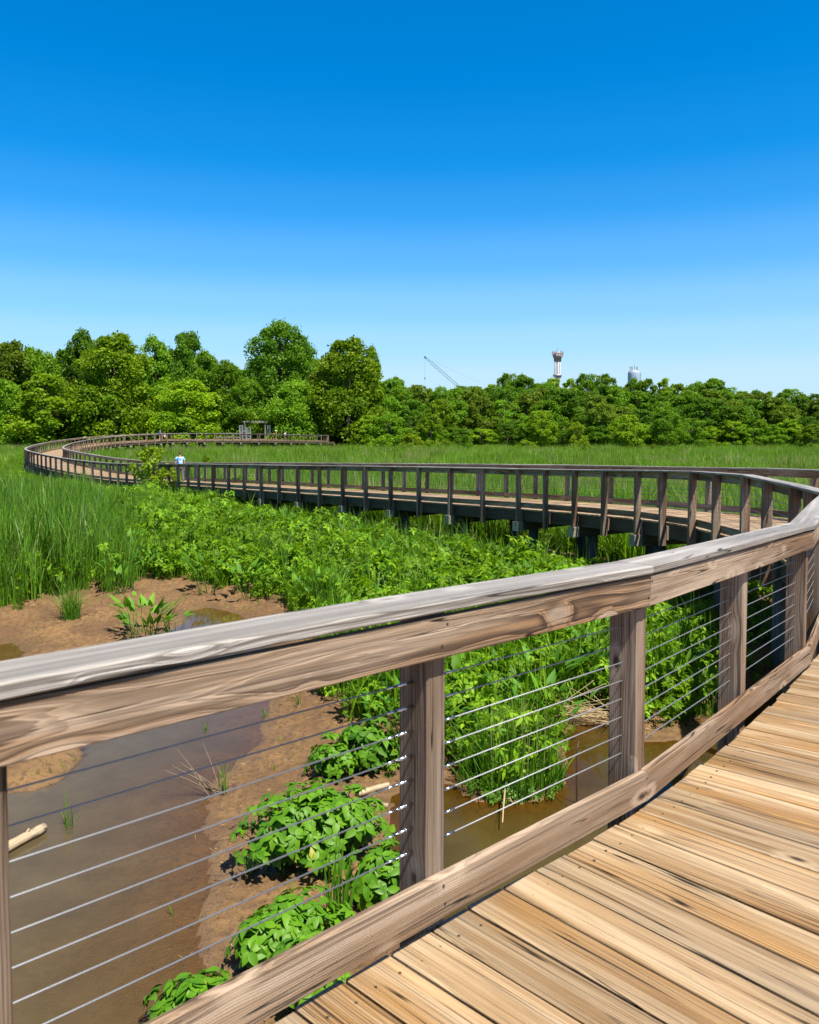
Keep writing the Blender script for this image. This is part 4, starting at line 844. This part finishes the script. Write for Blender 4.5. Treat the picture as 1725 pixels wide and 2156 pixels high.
# ------------------------------------------------------------------ pergola with lattice screens behind the far stretch
M['pergola'] = wood('pergola_wood', (.27, .25, .19), (.2, .18, .13), (.1, .09, .06), boardvar=.1); M['screen'] = plain('grey_screen', (.28, .33, .34), .6)
c0 = at(537, 913, 146); zt = at(537, 890, 146).z; zb = c0.z-.9
t = thing('pergola', 'pale timber frame with a beam across two posts, standing behind the far boardwalk', 'pergola', (c0.x, c0.y, zb), 0, None, True)
xl, xr = at(516, 900, 146).x, at(559, 900, 146).x
for x in (xl, xr):
    mb = MB(); box(mb, (x, c0.y, (zb-2+zt)/2), .26, .26, zt-zb+2); mb.build('post', M['pergola'], t)
mb = MB(); box(mb, ((xl+xr)/2, c0.y, zt+.16), xr-xl+.7, .3, .32); mb.build('beam', M['pergola'], t)
for lab, x, w, ang in (('grey lattice screen at the left post of the pergola', 508, .62, .6), ('grey lattice screen just inside the left post of the pergola', 523, .75, 0), ('grey lattice screen at the right post of the pergola', 566, .6, -.6)):
    q = at(x, 905, 145.4); hgt = zt-zb-(.5 if ang else .9); s_ = thing('lattice_screen', lab, 'screen', (q.x, q.y, zb), ang, 'lattice screens of the pergola')
    mb = MB()
    for sx in (-w/2, w/2): box(mb, (sx, 0, hgt/2-1), .09, .06, hgt+2)
    for z in (.05, hgt*.5, hgt): box(mb, (0, 0.003, z), w-.09, .055, .08)
    mb.build('frame', M['screen'], s_); mb = MB()
    for i in range(-3, 7):
        for sg in (-1, 1):
            a = Vector((-w/2*sg, .0, .1+i*hgt/6)); b = Vector((w/2*sg, .0, .1+i*hgt/6+w))
            if a.z >= 0 and b.z <= hgt: stick(mb, a, b, Vector((0, 1, 0)), Vector((0, 0, 1)), sect(-.01+.021*(sg > 0), .01+.021*(sg > 0), -.03, .03, .003))
    mb.build('lattice', M['screen'], s_)
# viewing platform behind the far stretch
q0, q1 = at(455, 911, 144), at(505, 911, 144); zd = q0.z-1.1; t = thing('viewing_platform', 'pale timber viewing platform behind the far boardwalk, left of the pergola', 'platform', tuple((q0+q1)/2-UP*1.1), 0, None, True)
mb = MB(); box(mb, ((q0.x+xr)/2+1, q0.y+2.2, zd-.1), xr-q0.x+3, 4.4, .16); mb.build('deck', M['deck'], t)
mb = MB(); box(mb, ((q0.x+q1.x)/2, q0.y, zd+1.0), q1.x-q0.x, .18, .09); box(mb, ((q0.x+q1.x)/2, q0.y-.03, zd+.3), q1.x-q0.x, .1, .22); mb.build('railing', M['pergola'], t)
for i in range(4): mb = MB(); box(mb, (q0.x+(q1.x-q0.x)*i/3, q0.y+.05, zd-.55), .14, .14, 3.0); mb.build('post', M['pergola'], t)
# ------------------------------------------------------------------ far structures on the skyline
M['towerwhite'] = plain('tower_paint', (.36, .39, .44), .5, var=.08, scale=.4); M['rail_metal'] = plain('antenna_metal', (.32, .30, .29), .5, .3); M['rust'] = plain('rusty_band', (.36, .26, .22), .7); M['tank'] = plain('tank_paint', (.32, .40, .50), .5, var=.05, scale=.3); M['craneblue'] = plain('crane_paint', (.16, .26, .32), .5); M['cable_d'] = plain('crane_rope', (.05, .05, .06), .6)
D = 600; b0 = at(1173, 905, D); zt = at(1173, 741, D).z; m1 = F/D
t = thing('communications_tower', 'slim white round tower with a ring of antennas, above the wood', 'tower', (b0.x, b0.y, 3), 0, None, True)
mb = MB(); tube(mb, [(b0.x, b0.y, 0), (b0.x, b0.y, zt-2.5)], [2.7, 2.4], 24); mb.build('shaft', M['towerwhite'], t, True)
mb = MB(); tube(mb, [(b0.x, b0.y, zt-7), (b0.x, b0.y, zt-4.4), (b0.x, b0.y, zt-4.0), (b0.x, b0.y, zt-1.6)], [2.65, 2.8, 3.3, 3.4], 24); mb.build('crown_ring', M['rust'], t, True)
mb = MB(); tube(mb, [(b0.x, b0.y, zt-1.6), (b0.x, b0.y, zt)], [2.7, 2.6], 24); mb.build('top_drum', M['towerwhite'], t, True)
for i in range(16):
    a = i/16*6.283; mb = MB(); r = 3.6+.35*(i % 2); x, y = b0.x+r*math.cos(a), b0.y+r*math.sin(a); box(mb, (x, y, zt-1.6+.5*(i % 3)), .5, .3, 3.0); tube(mb, [(x, y, zt-1.2), (b0.x+2.1*math.cos(a), b0.y+2.1*math.sin(a), zt-1.2)], .1, 5); mb.build('antenna', M['rail_metal'], t)
mb = MB(); tube(mb, [(b0.x, b0.y, zt), (b0.x, b0.y, zt+3.2)], .12, 6); mb.build('mast', M['rail_metal'], t)
for a in (-2.0, -1.2, -1.6):
    mb = MB(); x, y = b0.x+2.95*math.cos(a), b0.y+2.95*math.sin(a); tube(mb, [(x, y, 0), (x, y, zt-6)], .13, 6); mb.build('cable_duct', M['rail_metal'], t)
mb = MB(); zz = at(1173, 790, D).z; tube(mb, [(b0.x, b0.y, zz-1), (b0.x, b0.y, zz+.6)], [3.2, 3.2], 20); mb.build('lower_platform', M['rail_metal'], t, True)
D = 560; b0 = at(1333.5, 905, D); zt = at(1333.5, 781, D).z; r_ = 12.5/F*D
t = thing('water_tank', 'pale blue-grey round water tank with antennas on its roof, above the wood', 'water tank', (b0.x, b0.y, 3), 0, None, True)
mb = MB(); tube(mb, [(b0.x, b0.y, 0), (b0.x, b0.y, zt-2.0), (b0.x, b0.y, zt-1.0), (b0.x, b0.y, zt-.5)], [r_, r_, r_*.99, r_*.93], 32); mb.build('tank', M['tank'], t, True)
mb = MB(); tube(mb, [(b0.x, b0.y, zt-.5), (b0.x, b0.y, zt+.3), (b0.x, b0.y, zt+.7)], [r_*.93, r_*.6, r_*.1], 32); mb.build('roof', M['towerwhite'], t, True)
for i in range(11):
    a = i/11*6.283; mb = MB(); x, y = b0.x+2.3*math.cos(a)*(1+.2*(i % 2)), b0.y+2.3*math.sin(a); tube(mb, [(x, y, zt-.2), (x, y, zt+2.2+.5*(i % 3))], .09, 5); box(mb, (x, y, zt+1.6+.5*(i % 3)), .45, .25, 1.6); mb.build('antenna', M['rail_metal'], t)
mb = MB(); tube(mb, [(b0.x+r_*1.08, b0.y-1, zt-14), (b0.x+r_*1.08, b0.y-1, zt-1)], .22, 6); mb.build('cable_duct', M['rail_metal'], t)
# crane
D = 520; tip = at(895, 752, D); foot = at(975, 822, D); t = thing('lattice_crane', 'dark blue lattice crane boom rising over the trees with its hook line hanging', 'crane', (foot.x, foot.y, foot.z), 0, None, True)
ax = (tip-foot); L_ = ax.length; ax.normalize(); pv = Vector((0, 1, 0)); qv = ax.cross(pv).normalized(); mb = MB(); N_ = 16
cor = [(1, 1), (1, -1), (-1, -1), (-1, 1)]
def cpt(i, c, w): f = i/N_; ww = w*(1 if .1 < f < .85 else .55 if f >= .85 else .7); return foot+ax*(L_*f)+pv*(c[0]*ww)+qv*(c[1]*ww)
for c in cor: tube(mb, [cpt(i, c, .75) for i in range(N_+1)], .10, 4)
for i in range(N_):
    for k in range(4): tube(mb, [cpt(i, cor[k], .75), cpt(i+1, cor[(k+1) % 4], .75)], .06, 4)
mb.build('boom', M['craneblue'], t)
mb = MB(); tube(mb, [tip-ax*1.0, tip+ax*.7], [.6, .4], 8); mb.build('boom_tip', M['cable_d'], t)
mb = MB(); tube(mb, [tip, Vector((tip.x, tip.y, tip.z-24))], .045, 4); mb.build('hook_line', M['cable_d'], t)
mb = MB(); hk = Vector((tip.x, tip.y, tip.z-13.5)); tube(mb, [hk+UP*.9, hk, hk-UP*.6], [.2, .35, .12], 6); mb.build('hook_block', M['cable_d'], t)
back = at(1010, 805, D); mb = MB(); tube(mb, [tip, back], .04, 4); mb.build('pendant_line', M['cable_d'], t)
mb = MB(); box(mb, (foot.x+4, foot.y, foot.z-6), 8, 4, 10, ch=.3); mb.build('cab', M['craneblue'], t)
# ------------------------------------------------------------------ light, sky, colour
SUN_AZ, SUN_EL = math.atan2(-.785, .62), R(63)
sun = bpy.data.lights.new('sun', 'SUN'); sun.energy = 5.0; sun.angle = R(.53); sun.color = (1, .94, .83)
so = bpy.data.objects.new('sun', sun); COL.objects.link(so)
sv = Vector((math.cos(SUN_AZ)*math.cos(SUN_EL), math.sin(SUN_AZ)*math.cos(SUN_EL), math.sin(SUN_EL)))
so.rotation_euler = sv.to_track_quat('Z', 'Y').to_euler()
wd = bpy.data.worlds.new('World'); SC.world = wd; wd.use_nodes = True; nt = wd.node_tree; nt.nodes.clear()
sk = nt.nodes.new('ShaderNodeTexSky'); sk.sky_type = 'NISHITA'; sk.sun_disc = False; sk.sun_elevation = SUN_EL
sk.sun_rotation = math.atan2(sv.x, sv.y); sk.altitude = 0; sk.air_density = 1.0; sk.dust_density = 0.0; sk.ozone_density = 1.0
EXPO = .95; K = 2**EXPO
tc = nt.nodes.new('ShaderNodeTexCoord'); sx = nt.nodes.new('ShaderNodeSeparateXYZ'); nt.links.new(tc.outputs['Generated'], sx.inputs[0])
rp = nt.nodes.new('ShaderNodeValToRGB'); nt.links.new(sx.outputs[2], rp.inputs[0]); rp.color_ramp.interpolation = 'EASE'
el = rp.color_ramp.elements
el[0].position = 0; el[0].color = (1, 1, 1, 1); el[1].position = .40; el[1].color = (0, 0, 0, 1)
for p_, v_ in ((.06, .88), (.105, .64), (.145, .43), (.2, .2), (.26, .06), (.31, .012)):
    e = el.new(p_); e.color = (v_, v_, v_, 1)
mu = nt.nodes.new('ShaderNodeMix'); mu.data_type = 'RGBA'; mu.blend_type = 'MULTIPLY'; mu.inputs['Factor'].default_value = 1
STR = .10; g0 = .085/STR/K
mu.inputs[7].default_value = (.0*g0, 1.26*g0, 2.22*g0, 1); nt.links.new(sk.outputs[0], mu.inputs[6])
hz = nt.nodes.new('ShaderNodeMix'); hz.data_type = 'RGBA'; nt.links.new(rp.outputs[0], hz.inputs['Factor'])
nt.links.new(mu.outputs[2], hz.inputs[6]); hz.inputs[7].default_value = (.64/STR/K, .84/STR/K, 0.96/STR/K, 1)
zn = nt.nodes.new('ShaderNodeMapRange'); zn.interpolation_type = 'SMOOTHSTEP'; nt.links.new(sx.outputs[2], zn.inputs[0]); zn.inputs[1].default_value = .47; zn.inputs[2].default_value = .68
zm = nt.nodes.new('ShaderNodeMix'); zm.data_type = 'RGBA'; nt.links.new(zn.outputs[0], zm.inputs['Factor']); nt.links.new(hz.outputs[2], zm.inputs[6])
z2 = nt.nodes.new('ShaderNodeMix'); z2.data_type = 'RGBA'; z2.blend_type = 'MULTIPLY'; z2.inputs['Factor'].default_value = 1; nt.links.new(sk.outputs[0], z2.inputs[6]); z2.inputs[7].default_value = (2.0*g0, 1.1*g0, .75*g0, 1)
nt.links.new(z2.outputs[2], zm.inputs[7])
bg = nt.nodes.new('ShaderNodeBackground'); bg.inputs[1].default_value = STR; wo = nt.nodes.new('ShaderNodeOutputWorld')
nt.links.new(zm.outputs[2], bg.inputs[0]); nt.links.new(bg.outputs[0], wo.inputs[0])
vs_ = SC.view_settings; vs_.view_transform = 'Standard'; vs_.look = 'None'; vs_.exposure = EXPO; vs_.gamma = 1; vs_.use_curve_mapping = False
SC.render.engine = 'CYCLES'; SC.cycles.use_denoising = True
SC.cycles.max_bounces = 8; SC.cycles.transparent_max_bounces = 12; SC.cycles.caustics_reflective = False; SC.cycles.caustics_refractive = False
